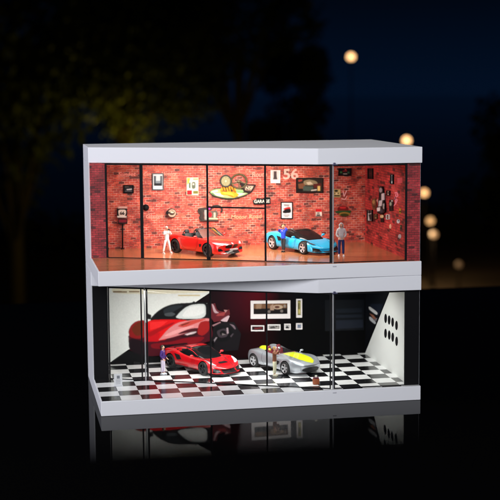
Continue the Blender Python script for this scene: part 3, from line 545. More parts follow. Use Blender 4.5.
sh = [((228, 232, 226), [(106, 287), (210.5, 287), (209.6, 292.5), (193, 303.5), (207, 303), (207, 318), (150, 340), (128, 349.5), (111, 361.5), (106, 364)]),
      ((226, 222, 196), [(112, 287), (210.5, 287), (210, 292), (193, 293), (150, 294), (112, 293.6)]),
      ((120, 95, 60), [(113, 291), (127, 291.2), (127, 292.6), (113, 292.4)]), ((130, 105, 70), [(129, 291), (139.5, 291), (139.5, 292.2), (129, 292.2)]), ((205, 190, 140), R4(178, 294.8, 200, 296)),
      ((8, 9, 12), [(150, 321), (151, 317.5), (157, 311.5), (163, 307.5), (170, 304.6), (178, 303.2), (192, 302.6), (194, 300.8), (195.4, 302.4), (208.5, 302.2), (210.5, 320), (196, 322), (160, 323)]),
      ((34, 40, 44), [(163, 309.4), (170, 306.4), (177, 305), (184, 305.4), (178, 309), (172, 312.6), (164, 314.6)]), ((70, 76, 78), [(164, 313.5), (172, 312), (176, 314), (172, 316.4), (165, 316)]),
      ((205, 212, 208), [(174.6, 318.5), (179, 313), (185, 307.6), (191, 304.8), (198, 304), (205.6, 304), (206, 315.5), (200, 319)]), ((222, 226, 222), [(181, 316.5), (187, 308.6), (192, 306), (204, 305.6), (204.4, 313.6), (192, 317)]),
      ((20, 18, 18), [(146.5, 312.6), (149, 314), (151.6, 315), (150.6, 319.6), (147, 319)]),
      ((70, 8, 22), [(128, 330), (129, 349.6), (136, 353), (150, 356.5), (170, 354), (182, 349), (214, 340), (210, 318), (190, 320)]),
      ((138, 22, 24), [(128.2, 331), (131, 325), (136, 321), (146, 319.4), (146, 337), (138, 339), (129.5, 337)]), ((105, 40, 20), [(131, 329), (137, 322.6), (143, 321), (143, 334), (136, 336.4)]),
      ((214, 12, 16), [(143.5, 319.8), (180, 319.4), (190, 320.6), (172, 334), (164, 341), (144.6, 341)]), ((190, 8, 20), [(144, 330), (160, 333), (158, 341.5), (144.6, 341.5)]),
      ((235, 40, 40), [(150, 322), (168, 321), (160, 327), (150, 330)]), ((160, 10, 18), [(145, 334), (156, 329), (172, 322.4), (176, 322.6), (160, 331), (150, 337)]), ((214, 130, 130), [(160, 338.5), (168, 329), (177, 322.6), (190, 320), (209, 317.8), (209, 321), (201, 325.6), (197, 330), (184, 333.6), (172, 337.4), (158, 340.4)]),
      ((196, 70, 60), [(176, 326), (190, 320.4), (208, 318.4), (198, 322.4), (184, 327.6)]), ((230, 160, 158), [(163, 336), (174, 330.4), (188, 326.4), (196, 325.4), (184, 330.4), (170, 336)]),
      ((70, 18, 26), [(176.4, 334.6), (182, 331.4), (190, 328.6), (198.6, 327.6), (197, 330.8), (188, 332.4)]), ((205, 190, 190), [(184, 334.4), (192, 331.8), (197.6, 331.4), (193, 334), (186, 335)]), ((110, 40, 30), [(180, 324.8), (191, 321.6), (188, 323.6), (182, 325.8)]),
      ((30, 10, 14), [(178, 336.4), (190, 334.6), (199, 333.4), (196, 335.4), (184, 337.6)]), ((235, 205, 205), [(186, 334.6), (191, 333.2), (192, 333.8), (187, 335.2)]), ((60, 12, 20), [(160, 340.4), (176, 338.4), (176, 339.4), (160, 341.4)]), ((150, 26, 26), [(199, 322), (209, 320), (209.6, 330), (203, 336), (197, 334)]), ((120, 10, 22), [(150, 343.6), (170, 342), (186, 337.6), (206, 336.4), (200, 342), (178, 348), (152, 349)]), ((20, 8, 14), [(158, 345), (174, 344), (190, 342), (180, 350), (164, 352.6)]),
      ((6, 6, 8), [(110.5, 362), (128, 349.8), (140, 354.5), (158, 357), (190, 352), (214, 340), (214, 362), (112, 366.4)]), ((24, 8, 16), [(129, 338), (142, 340.5), (148, 346), (148, 356.5), (134, 352.5), (128.6, 348)])]
art('mural_sheet', BK, sh, t, off=.014, step=.003, rough=.35)
t = thing('engine_mural', 'mural fragment of a red mechanical part with pink highlights, right of the big car print', 'mural')
sh = [((17, 13, 17), [(211, 338), (214, 326), (222, 322), (234, 322), (241, 334), (238, 350), (214, 352)]), ((8, 8, 10), [(214, 328), (222, 325), (231, 327), (234, 334), (228, 341), (218, 342)]), ((58, 48, 54), [(216, 331), (224, 328), (229, 331), (227, 337), (219, 338)]), ((10, 9, 11), ell(223, 333, 3.2, 2.6)), ((120, 100, 108), [(229, 323.6), (234, 325), (236, 329), (234.8, 329.4), (232, 326)]), ((70, 60, 66), [(230, 336), (233, 333), (233.6, 334), (231, 337.4)]), ((92, 26, 34), [(211, 304), (215, 303), (217, 310), (224, 312), (229, 309), (230, 314), (226, 320), (214, 322), (211, 318)]), ((190, 160, 165), [(211.6, 303.6), (213.4, 304.6), (216, 311), (219.6, 312.8), (214, 313.4)]), ((150, 60, 60), [(218, 313.4), (226, 311.6), (224, 315.6), (216, 316)]), ((176, 130, 128), [(223.6, 309.6), (227.6, 310), (225.4, 312.6)]),
      ((200, 170, 175), [(220, 320.6), (228, 315.4), (229.6, 316), (227, 321.6), (223, 321.4)]), ((150, 110, 115), [(212, 325), (220, 321.6), (221, 322.6), (213, 326.4)]), ((170, 150, 155), [(226.4, 328), (228, 327.4), (228.6, 333), (227, 334)]), ((130, 120, 125), [(212.6, 341.6), (216, 337), (217.4, 337.4), (214, 342.4)]), ((120, 110, 110), [(222, 333), (226, 334.6), (222, 335.4)])]
art('mural_sheet', BK, sh, t, off=.02, step=.004)
t = thing('garage_mural', 'dark blue grey blurred garage print behind the right door', 'mural')
art('mural_sheet', BK, [((10, 13, 18), [(325, 300), (364, 299.5), (364, 330), (325, 331)]), ((20, 25, 33), [(336, 309), (362, 308), (362, 312.4), (336, 313)]), ((24, 29, 38), [(336, 315), (362, 314.4), (362, 317.4), (336, 318)]), ((27, 32, 43), [(336, 320.4), (363, 319.6), (363, 327.6), (336, 329)])], t, off=.014, step=.004)
G3 = 'white framed pictures on the black wall'
def white_frame(label, box, fw, fb, pic, sk=0):
    t = thing('framed_picture', label, 'picture', group=G3); x0, y0, x1, y1 = box
    art('picture', BK, [((30, 22, 22), R4(x0+fw*.5, y0+fw*.5, x1-fw*.5, y1-fb*.5))]+pic, t, off=.03, step=.006)
    bm = bmesh.new()
    for q in ([(x0, y0), (x1, y0-sk), (x1, y0+fw-sk), (x0, y0+fw)], [(x0, y1-fb), (x1, y1-fb-sk), (x1, y1-sk), (x0, y1)], [(x0, y0+fw), (x0+fw, y0+fw), (x0+fw, y1-fb), (x0, y1-fb)], [(x1-fw, y0+fw-sk), (x1, y0+fw-sk), (x1, y1-fb-sk), (x1-fw, y1-fb-sk)]): plate(bm, BK, q, .0, .16)
    bmesh.ops.remove_doubles(bm, verts=bm.verts, dist=.001); bmesh.ops.recalc_face_normals(bm, faces=bm.faces); obj('frame', bm, rgb((235, 228, 226), .4), t)
white_frame('largest white framed picture, of vintage racing cars in a row', (250.4, 300.6, 290, 318.6), 2.9, 4.6,
            [((120, 85, 60), [(254, 304), (286.6, 303.4), (286.6, 308), (254, 308.6)]), ((150, 120, 95), [(256, 303.8), (262, 303.6), (261, 309), (256, 309)]), ((190, 165, 140), ell(277.6, 307, 5.2, 2.2)), ((90, 50, 40), ell(277, 307, 2.6, 1.2)), ((170, 140, 120), [(270, 306), (273, 303.8), (274, 310), (270, 311)]), ((20, 15, 16), [(254, 308.8), (268, 308.6), (268, 313.6), (254, 313.6)]), ((18, 14, 15), [(268, 310.4), (287, 309.6), (287, 313.6), (268, 313.8)]), ((120, 110, 105), ell(269, 311.6, 1.5, 1.5)), ((120, 110, 105), ell(281.6, 311, 1.5, 1.5)), ((150, 140, 130), ell(284.6, 306, 1.2, 1.6))], .4)
white_frame('narrow upright white framed yellowish picture', (296, 298.8, 301.8, 317.4), 1.3, 2.6, [((165, 155, 95), R4(297.4, 301, 300.6, 314.4)), ((60, 55, 35), R4(298.2, 303, 299.4, 309)), ((205, 190, 120), R4(298.6, 309.6, 300, 313))])
white_frame('small white framed dark red picture at the left below the largest picture', (250.8, 325.2, 264, 331), 1.0, 1.2, [((120, 40, 45), [(254, 328), (262, 327), (262, 328.4), (255, 329.4)]), ((70, 30, 34), R4(252, 326.4, 256, 327.4))])
white_frame('small white framed grey picture between two smaller framed pictures', (267.2, 324.2, 280.2, 330), 1.1, 1.3, [((170, 165, 160), R4(268.6, 325.6, 278.8, 328.6)), ((60, 55, 55), [(270, 327), (274, 326), (276, 328), (270, 328.4)]), ((90, 85, 80), ell(276.4, 326.6, 1.2, .8))])
white_frame('tiny square white framed picture of a dark gable shape', (284, 323.6, 290.4, 329.6), 1.1, 1.3, [((190, 188, 184), R4(285.2, 325, 289.2, 328)), ((30, 30, 32), [(285.4, 328), (287.2, 325.4), (289, 328)])])
white_frame('tiny pale blue white framed picture at the right below the narrow one', (295.8, 323, 302, 329.2), 1.1, 1.3, [((165, 175, 195), R4(297, 324.4, 300.8, 327.6)), ((90, 100, 120), ell(299, 326, 1.1, 1.1))])
# right wall of the lower storey
t = thing('white_wall_panel', 'slanted white wall panel with eight black oval holes on the right wall', 'wall panel')
white = (232, 234, 230)
bm = bmesh.new(); plate(bm, RT, [(391.6, 289), (405.4, 289), (405.4, 385), (404.8, 384), (365.4, 354.4), (366, 352.6)], .01, .07); bmesh.ops.recalc_face_normals(bm, faces=bm.faces); obj('panel', bm, rgb(white, .4), t)
for cx, cy in ((386.4, 318.4), (389.9, 320), (393.4, 322.2), (397.3, 325.4), (386.3, 333.3), (390, 335), (393.5, 337.2), (397.4, 341.2)):
    bm = bmesh.new(); e_ = ell(cx, cy, 1.35, 4.7, 18); plate(bm, RT, e_, .071, .078); bmesh.ops.recalc_face_normals(bm, faces=bm.faces); obj('oval_hole', bm, M_BLACK, t)
t = thing('chrome_mural', 'black wall print of white and brown car trim streaks near the back corner', 'mural')
art('mural_sheet', RT, [((9, 11, 16), [(366.5, 288), (391, 288), (366, 350)]), ((20, 26, 38), [(371, 304), (384, 304), (379, 316), (371, 309)]), ((196, 196, 196), [(369.4, 306.6), (371, 307), (378.4, 312.6), (377.6, 315.6), (369.6, 309.6)]), ((140, 90, 70), [(370, 313.4), (374, 315), (377, 319), (374, 319)]), ((176, 178, 182), [(369.6, 316.6), (371.6, 317), (376.8, 322.6), (375.6, 324.6), (370, 320)]), ((110, 105, 110), [(373.6, 320), (378, 318), (376.6, 321.6)])], t, off=.012, step=.006)

# ---------------------------------------------------------------- cars
M_CAVITY = mat('wheel_well', (.008, .008, .009), .8)
M_RIMS = mat('silver_rim', (.66, .67, .69), .3, .45)
M_RIMD = mat('black_rim', (.03, .03, .035), .3, .7)
M_TRIM = mat('black_trim', (.012, .012, .013), .35)
M_DGLASS = mat('dark_window', (.008, .009, .01), .08, spec=.35)
M_LAMP = mat('headlight_glass', (.55, .62, .66), .1, spec=.8, coat=1)
M_LAMPD = mat('dark_headlight', (.05, .06, .08), .1, spec=.8, coat=1)
M_SEAM = mat('panel_gap', (.01, .008, .008), .7)
def curve(pts):
    xs = [p[0] for p in pts]; ys = [p[1] for p in pts]
    def f(x):
        if x <= xs[0]: return ys[0]
        if x >= xs[-1]: return ys[-1]
        for i in range(len(xs)-1):
            if x <= xs[i+1]:
                h = xs[i+1]-xs[i]; t = (x-xs[i])/h
                def sl(k):
                    if k <= 0 or k >= len(xs)-1: return (ys[min(k+1, len(xs)-1)]-ys[max(k-1, 0)])/(xs[min(k+1, len(xs)-1)]-xs[max(k-1, 0)])
                    a = (ys[k]-ys[k-1])/(xs[k]-xs[k-1]); b = (ys[k+1]-ys[k])/(xs[k+1]-xs[k]); return 0 if a*b <= 0 else 2*a*b/(a+b)
                m0, m1 = sl(i), sl(i+1)
                return (2*t**3-3*t*t+1)*ys[i]+(t**3-2*t*t+t)*h*m0+(-2*t**3+3*t*t)*ys[i+1]+(t**3-t*t)*h*m1
    return f
def loft(rings, cap=True):
    bm = bmesh.new(); R = [[bm.verts.new(p) for p in r] for r in rings]; n = len(rings[0])
    for a, b in zip(R[:-1], R[1:]):
        for i in range(n): bm.faces.new((a[i], a[(i+1) % n], b[(i+1) % n], b[i]))
    if cap:
        for r, flip in ((R[0], False), (R[-1], True)):
            c = bm.verts.new(sum((v.co for v in r), Vector())/n)
            for i in range(n): bm.faces.new((r[(i+1) % n], r[i], c) if not flip else (r[i], r[(i+1) % n], c))
    bmesh.ops.recalc_face_normals(bm, faces=bm.faces); return bm
def body_shape(sp):
    hw, zb, zs, zd = curve(sp['hw']), curve(sp['zb']), curve(sp['zs']), curve(sp['zd'])
    x0, x1 = sp['x0'], sp['x1']; N = 46; rings = []
    for i in range(N+1):
        t = i/N; t = .5-.5*math.cos(math.pi*t)*(1) if True else t
        x = x0+(x1-x0)*t; w, b, s_, d = hw(x), zb(x), zs(x), zd(x)
        half = [(0, b), (.55*w, b), (.88*w, b), (.965*w, b+.05), (1.0*w, b+.32*(s_-b)), (1.0*w, b+.58*(s_-b)), (.975*w, b+.85*(s_-b)), (.93*w, s_), (.83*w, s_+.35*(d-s_)), (.62*w, s_+.72*(d-s_)), (.32*w, s_+.94*(d-s_)), (0, d)]
        pts = half+[(-y, z) for y, z in reversed(half[1:-1])]
        W = max(w, .01); ring_ = []
        for y, z in pts:
            xx = x; q = min(1, abs(y)/sp['W2'])
            kf = max(0, (x-(x1-.9))/.9); xx -= sp.get('bowf', .35)*kf**2*q**2.2
            kr = max(0, ((x0+.6)-x)/.6); xx += sp.get('bowr', .18)*kr**2*q**2
            zz = (z-b)/max(.01, d-b); xx -= kf**3*sp.get('rake', .0)*zz
            ring_.append((xx, y, z))
        rings.append(ring_)
    return loft(rings)
def evaluate(bm, mods, mats):
    me = bpy.data.meshes.new('tmp'); bm.to_mesh(me); bm.free()
    for m_ in mats: me.materials.append(m_)
    o = bpy.data.objects.new('tmp', me); COL.objects.link(o); cut = []
    for kind, val in mods:
        if kind == 'SUBSURF': md = o.modifiers.new('s', 'SUBSURF'); md.levels = val; md.render_levels = val
        else:
            md = o.modifiers.new('b', 'BOOLEAN'); md.operation = 'DIFFERENCE'; md.solver = 'EXACT'
            m2 = bpy.data.meshes.new('cut'); val.to_mesh(m2); val.free(); m2.materials.append(mats[0]); m2.materials.append(mats[-1])
            for f in m2.polygons: f.material_index = 1
            c = bpy.data.objects.new('cut', m2); COL.objects.link(c); md.object = c; cut.append(c)
            md.material_mode = 'INDEX'
    bpy.context.view_layer.update()
    r = bpy.data.meshes.new_from_object(o.evaluated_get(bpy.context.evaluated_depsgraph_get()))
    for x in [o]+cut: bpy.data.objects.remove(x)
    return r
def mesh_obj(name, me, parent, smooth=40):
    me.name = name; o = bpy.data.objects.new(name, me); COL.objects.link(o); o.parent = parent
    b = bmesh.new(); b.from_mesh(me)
    for f in b.faces: f.smooth = True
    for e in b.edges:
        if len(e.link_faces) == 2 and (e.calc_face_angle(0) > math.radians(smooth) or e.link_faces[0].material_index != e.link_faces[1].material_index): e.smooth = False
    b.to_mesh(me); b.free(); return o
class Skin:
    """lays thin panels (lamps, grilles, seams, windows) onto a body"""
    def __init__(s, *mes):
        v = []; f = []
        for me in mes:
            k = len(v); v += [x.co.copy() for x in me.vertices]; f += [[k+i for i in p.vertices] for p in me.polygons]
        s.t = BVHTree.FromPolygons(v, f)
    def lay(s, name, poly, axis, m, parent, off=.008, div=.05, sign=1, thick=0):
        """poly in the plane across axis: 'front' (y,z), 'side' (x,z) from y=sign*inf, 'top' (x,y)"""
        bm = bmesh.new(); vs = [bm.verts.new((a, b, 0)) for a, b in poly]; f = bm.faces.new(vs); bmesh.ops.triangulate(bm, faces=[f], ngon_method='EAR_CLIP')
        for _ in range(5):
            es = [e for e in bm.edges if e.calc_length() > div]
            if not es: break
            bmesh.ops.subdivide_edges(bm, edges=es, cuts=1); bmesh.ops.triangulate(bm, faces=[f for f in bm.faces if len(f.verts) > 3])
        ok = 0; dead = []
        for v in bm.verts:
            a, b = v.co.x, v.co.y
            if axis == 'front': o, d = Vector((9, a, b)), Vector((-1, 0, 0))
            elif axis == 'rear': o, d = Vector((-9, a, b)), Vector((1, 0, 0))
            elif axis == 'side': o, d = Vector((a, 9*sign, b)), Vector((0, -sign, 0))
            else: o, d = Vector((a, b, 9)), Vector((0, 0, -1))
            h = s.t.ray_cast(o, d)
            if h[0] is None: dead.append(v); continue
            nrm = h[1] if h[1].dot(d) < 0 else -h[1]; v.co = h[0]+nrm*off-d*off*.5; ok += 1
        if dead: bmesh.ops.delete(bm, geom=dead, context='VERTS')
        if not bm.faces: bm.free(); return None
        big = [f for f in bm.faces if max(e.calc_length() for e in f.edges) > .8]
        if big: bmesh.ops.delete(bm, geom=big, context='FACES')
        return obj(name, bm, m, parent, True)
    def line(s, name, pts, w, axis, m, parent, sign=1, off=.004):
        """a seam along several points, one mesh"""
        bm = bmesh.new(); P_ = []
        for (a, b), (c, d) in zip(pts[:-1], pts[1:]):
            n = max(1, int(math.hypot(c-a, d-b)/.06))
            for i in range(n): P_.append((a+(c-a)*i/n, b+(d-b)*i/n))
        P_.append(pts[-1]); L = []
        for i, (a, b) in enumerate(P_):
            p, q = P_[max(0, i-1)], P_[min(len(P_)-1, i+1)]; l = math.hypot(q[0]-p[0], q[1]-p[1]); nx, ny = -(q[1]-p[1])/l*w/2, (q[0]-p[0])/l*w/2; row = []
            for k in (-1, 1):
                u, v = a+nx*k, b+ny*k
                if axis == 'side': o, dd = Vector((u, 9*sign, v)), Vector((0, -sign, 0))
                elif axis == 'front': o, dd = Vector((9, u, v)), Vector((-1, 0, 0))
                else: o, dd = Vector((u, v, 9)), Vector((0, 0, -1))
                h = s.t.ray_cast(o, dd); row.append(None if h[0] is None else bm.verts.new(h[0]-dd*off))
            L.append(row)
        for r0, r1 in zip(L[:-1], L[1:]):
            if None not in r0 and None not in r1: bm.faces.new((r0[0], r0[1], r1[1], r1[0]))
        for v in [v for v in bm.verts if not v.link_faces]: bm.verts.remove(v)
        return obj(name, bm, m, parent)
def wheel(parent, x, y, r, w, side, rim_m, spokes=5, double=True):
    bm = bmesh.new(); n = 40; prof = [(r*.66, -w/2+.01), (r*.93, -w/2), (r*.985, -w/2+.03), (r, -w/4), (r, w/4), (r*.985, w/2-.03), (r*.93, w/2), (r*.66, w/2-.01)]
    V = [[bm.verts.new((rr*math.cos(2*math.pi*i/n), yy, rr*math.sin(2*math.pi*i/n))) for rr, yy in prof] for i in range(n)]
    for i in range(n):
        for j in range(len(prof)-1): bm.faces.new((V[i][j], V[i][j+1], V[(i+1) % n][j+1], V[(i+1) % n][j]))
    bmesh.ops.recalc_face_normals(bm, faces=bm.faces)
    wh = obj('wheel', bm, M_RUB, parent, True); wh.location = (x, y, r)
    bm = bmesh.new(); g = bmesh.ops.create_cone(bm, cap_ends=True, segments=32, radius1=r*.5, radius2=r*.5, depth=w*.5); bmesh.ops.rotate(bm, verts=bm.verts, matrix=Matrix.Rotation(math.pi/2, 3, 'X'))
    obj('brake_disc', bm, M_CAVITY, wh)
    bm = bmesh.new(); yo = side*(w/2-.025)
    for i in range(36):   # rim lip
        a = 2*math.pi*i/36; b = 2*math.pi*(i+1)/36
        tube(bm, (r*.69*math.cos(a), yo, r*.69*math.sin(a)), (r*.69*math.cos(b), yo, r*.69*math.sin(b)), r*.055, r*.055, 6)
    for i in range(spokes):
        for dlt in ((-.13, .13) if double else (0,)):
            a = 2*math.pi*i/spokes+math.pi/2; e = Vector((math.cos(a+dlt)*r*.68, yo-side*.005, math.sin(a+dlt)*r*.68)); c = Vector((math.cos(a+dlt*2)*r*.1, yo-side*.035, math.sin(a+dlt*2)*r*.1))
            bar(bm, c, e, r*.12 if double else r*.17, .03, (0, 1, 0))
    tube(bm, (0, yo-side*.06, 0), (0, yo+side*.005, 0), r*.16, r*.14, 16)
    obj('rim', bm, rim_m, wh)
def arches(sp):
    cs = []
    for x in (sp['wf'], sp['wr']):
        for sd in (-1, 1):
            r = sp['rf'] if x == sp['wf'] else sp['rr']
            b = bmesh.new(); bmesh.ops.create_cone(b, cap_ends=True, segments=40, radius1=r+.045, radius2=r+.045, depth=.62)
            bmesh.ops.rotate(b, verts=b.verts, matrix=Matrix.Rotation(math.pi/2, 3, 'X')); bmesh.ops.translate(b, verts=b.verts, vec=(x, sd*(sp['W2']-.31+.3), r+.01))
            cs.append(('BOOL', b))
    return cs
def make_car(name, label, sp, paint, pose, rim_m, group, cockpit=None, spokes=5, double=True):
    t = thing(name, label, 'car', pose[0], pose[1], group, pose[2])
    me = evaluate(body_shape(sp), [('SUBSURF', 1)]+arches(sp)+([('BOOL', c) for c in cockpit] if cockpit else []), [paint, M_CAVITY])
    body = mesh_obj('body', me, t, 35)
    for x, r in ((sp['wf'], sp['rf']), (sp['wr'], sp['rr'])):
        for sd in (-1, 1): wheel(t, x, sd*(sp['track']), r, sp.get('tw', .26), sd, rim_m, spokes, double)
    return t, me
def cabin_shape(c):
    """greenhouse: x0..x1, half width at the base, roof height along x"""
    zt, zb, wb = curve(c['zt']), curve(c['zb']), curve(c['wb']); rings = []; N = 26
    for i in range(N+1):
        x = c['x0']+(c['x1']-c['x0'])*i/N; b, t_, w = zb(x), max(zt(x), zb(x)+.01), wb(x); h = t_-b; tb = c['tum']*h
        half = [(0, b-.12), (.96*w, b-.12), (w, b), (w-.45*tb, b+.45*h), (w-.85*tb, b+.82*h), (w-tb-.07, b+.95*h), (max(.05, (w-tb)*.55), b+.995*h), (0, t_)]
        rings.append([(x, y, z) for y, z in half]+[(x, -y, z) for y, z in reversed(half[1:-1])])
    return loft(rings)
def mirror_part(t, x, y, z, paint, n='mirror'):
    for sd in (-1, 1):
        bm = bmesh.new(); ball(bm, (x, sd*(y+.12), z+.05), .1, (.75, 1.15, .62)); bar(bm, (x+.03, sd*(y-.05), z-.03), (x, sd*(y+.08), z+.03), .05, .03); obj(n, bm, paint, t, True)
def interior(t, x, y, z0, seat_m, sw=True):
    for sd in (-1, 1):
        bm = bmesh.new(); bx(bm, x-.28, x+.25, sd*y-.23, sd*y+.23, z0, z0+.14, .05)
        M = Matrix.Translation((x-.30, sd*y, z0+.1)) @ Matrix.Rotation(math.radians(-16), 4, 'Y'); bx(bm, -.07, .07, -.23, .23, 0, .5, .06, M); bx(bm, -.06, .05, -.13, .13, .48, .68, .05, M)
        obj('seat', bm, seat_m, t, True)
    if sw:
        bm = bmesh.new(); c = Vector((x+.42, y, z0+.38)); pr = None
        for i in range(20):
            a, b = 2*math.pi*i/20, 2*math.pi*(i+1)/20; f = lambda q: c+Vector((.07*math.sin(q), .17*math.cos(q), .16*math.sin(q))); tube(bm, f(a), f(b), .016, .016, 6)
        bar(bm, f(0), f(math.pi), .03, .02); bar(bm, c, c+Vector((.2, 0, -.08)), .04, .04); obj('steering_wheel', bm, M_TRIM, t)
def paint(name, col, metal=0, rough=.3, coat=1):
    m = mat(name, col, rough, metal, .5, coat); m.node_tree.nodes['Principled BSDF'].inputs['Coat Weight'].default_value = coat; return m
GC = 'model cars parked in the showcase'

# --- red open roadster
P_RED = paint('red_paint', (.72, .012, .008))
sp = dict(x0=-1.93, x1=2.39, W2=.93, wf=1.235+.12, wr=-1.235+.12, rf=.335, rr=.345, track=.80, bowf=.42, bowr=.22, rake=.1,
    hw=[(-1.93, .80), (-1.6, .88), (-1.1, .93), (-.4, .915), (.4, .905), (1.3, .93), (1.9, .90), (2.39, .80)],
    zb=[(-1.93, .36), (-1.6, .24), (-1.2, .2), (1.3, .17), (2.0, .15), (2.39, .2)],
    zs=[(-1.93, .72), (-1.6, .86), (-1.1, .91), (-.5, .86), (.5, .84), (1.2, .82), (1.8, .74), (2.39, .56)],
    zd=[(-1.93, .80), (-1.7, .95), (-1.2, .98), (-.8, .95), (.4, .93), (1.0, .92), (1.6, .85), (2.1, .75), (2.39, .62)])
cb = bmesh.new(); prism(cb, [(-.95, -.62), (-.7, -.74), (.45, -.72), (.62, -.5), (.62, .5), (.45, .72), (-.7, .74), (-.95, .62)], .42, 1.6)
t, me = make_car('roadster', 'red open top roadster car on the wooden floor of the upper case', sp, P_RED, ((10.33, 9.95, Z4+.015), math.radians(-58), 1.82), M_RIMD, GC, [cb])
S = Skin(me); BLK_LEATHER = mat('black_leather', (.012, .012, .013), .6)
interior(t, -.35, .36, .42, BLK_LEATHER)
for sd in (-1, 1):
    bm = bmesh.new(); a = [(-1.0, sd*.36-.13, .93), (-1.0, sd*.36+.13, .93)]; prev = None
    for i in range(13):
        q = math.pi*i/12; p = Vector((-.93, sd*.36+.17*math.cos(q), .88+.22*math.sin(q)))
        if prev: tube(bm, prev, p, .028, .028, 8)
        prev = p
    obj('roll_hoop', bm, M_TRIM, t, True)
bm = bmesh.new(); bx(bm, .42, .68, -.68, .68, .72, .93, .05); obj('dashboard', bm, M_TRIM, t)
# windshield
wsb = [(.78, .70, .88), (.92, .38, .93), (.96, 0, .94), (.92, -.38, .93), (.78, -.70, .88)]; wst = [(.22, .56, 1.25), (.27, .3, 1.285), (.28, 0, 1.29), (.27, -.3, 1.285), (.22, -.56, 1.25)]
bm = bmesh.new(); B_ = [bm.verts.new(p) for p in wsb]; T_ = [bm.verts.new(p) for p in wst]
for i in range(4): bm.faces.new((B_[i], B_[i+1], T_[i+1], T_[i]))
obj('windshield', bm, M_WINDSHIELD, t, True)
bm = bmesh.new()
for a, b in list(zip(wst[:-1], wst[1:]))+[(wsb[0], wst[0]), (wsb[4], wst[4])]: tube(bm, a, b, .028, .028, 8)
obj('windshield_frame', bm, M_TRIM, t, True)
mirror_part(t, .55, .86, .90, P_RED)
for sd in (-1, 1):
    S.lay('headlight', [(sd*.46, .64), (sd*.60, .70), (sd*.80, .735), (sd*.86, .72), (sd*.80, .655), (sd*.6, .60)], 'front', M_LAMP, t)
    S.lay('air_intake', [(sd*.50, .33), (sd*.62, .46), (sd*.80, .44), (sd*.78, .32)], 'front', M_TRIM, t)
    g = S.lay('kidney_grille', [(sd*.05, .45), (sd*.05, .62), (sd*.12, .645), (sd*.33, .62), (sd*.40, .56), (sd*.36, .47), (sd*.25, .44)], 'front', M_TRIM, t)
    S.line('door_seam', [(.62, .86), (.6, .5), (.45, .28), (-.4, .26), (-.62, .5), (-.66, .86)], .014, 'side', M_SEAM, t, sd)
    S.lay('fender_vent', [(.75, .6), (.95, .63), (.92, .5), (.8, .45)], 'side', M_TRIM, t, sign=sd)
    S.lay('taillight', [(sd*.45, .78), (sd*.82, .78), (sd*.8, .68), (sd*.5, .71)], 'rear', mat('red_lens', (.25, .0, .0), .15), t)
S.lay('lower_grille', [(-.42, .2), (-.46, .34), (.46, .34), (.42, .2)], 'front', M_TRIM, t)
S.lay('emblem', [(.05*math.cos(a*math.pi/5), .672+.04*math.sin(a*math.pi/5)) for a in range(10)], 'front', mat('emblem_silver', (.6, .6, .65), .3, .5), t, off=.012)
S.line('hood_seam', [(.98, -.68), (1.5, -.62), (2.1, -.45), (2.25, 0), (2.1, .45), (1.5, .62), (.98, .68)], .012, 'top', M_SEAM, t)
bm = bmesh.new(); bx(bm, 2.3, 2.345, -.26, .26, .36, .44, .01); obj('number_plate', bm, rgb((190, 190, 190)), t)

# --- cyan supercar
P_CYAN = paint('cyan_paint', (.012, .45, .78), 0, .3)
sp = dict(x0=-2.1, x1=2.5, W2=1.0, wf=1.4, wr=-1.3, rf=.335, rr=.355, track=.85, tw=.3, bowf=.5, bowr=.12, rake=.25,
    hw=[(-2.1, .92), (-1.6, .98), (-1.2, 1.0), (-.5, .95), (.3, .93), (1.2, .97), (1.8, .94), (2.5, .78)],
    zb=[(-2.1, .34), (-1.7, .2), (1.4, .14), (2.2, .12), (2.5, .15)],
    zs=[(-2.1, .80), (-1.6, .90), (-1.1, .88), (-.5, .76), (.2, .68), (1.0, .68), (1.4, .69), (1.9, .56), (2.5, .28)],
    zd=[(-2.1, .84), (-1.6, .96), (-1.0, .98), (-.3, .92), (.4, .84), (1.0, .74), (1.5, .64), (2.0, .50), (2.5, .32)])
t, me = make_car('supercar', 'low cyan supercar with black roof on the wooden floor of the upper case', sp, P_CYAN, ((19.5, 9.75, Z4+.015), math.radians(-66), 1.76), M_RIMS, GC)
cb_ = cabin_shape(dict(x0=-1.5, x1=1.28, tum=.62, wb=[(-1.5, .5), (-1.0, .74), (-.2, .82), (.6, .76), (1.1, .6), (1.28, .5)], zb=[(-1.5, .93), (-.3, .82), (.5, .74), (1.28, .68)],
    zt=[(-1.5, .97), (-.9, 1.07), (-.35, 1.14), (.05, 1.13), (.5, .99), (.95, .82), (1.28, .69)]))
cm = evaluate(cb_, [('SUBSURF', 1)], [M_DGLASS]); mesh_obj('window', cm, t, 50); CS = Skin(cm); S = Skin(me, cm); SB = Skin(me)
P_BLACKROOF = paint('black_roof_paint', (.02, .022, .022), 0, .25)
CS.lay('roof', [(-1.1, -.45), (.1, -.52), (.14, 0), (.1, .52), (-1.1, .45)], 'top', P_BLACKROOF, t, off=.012)
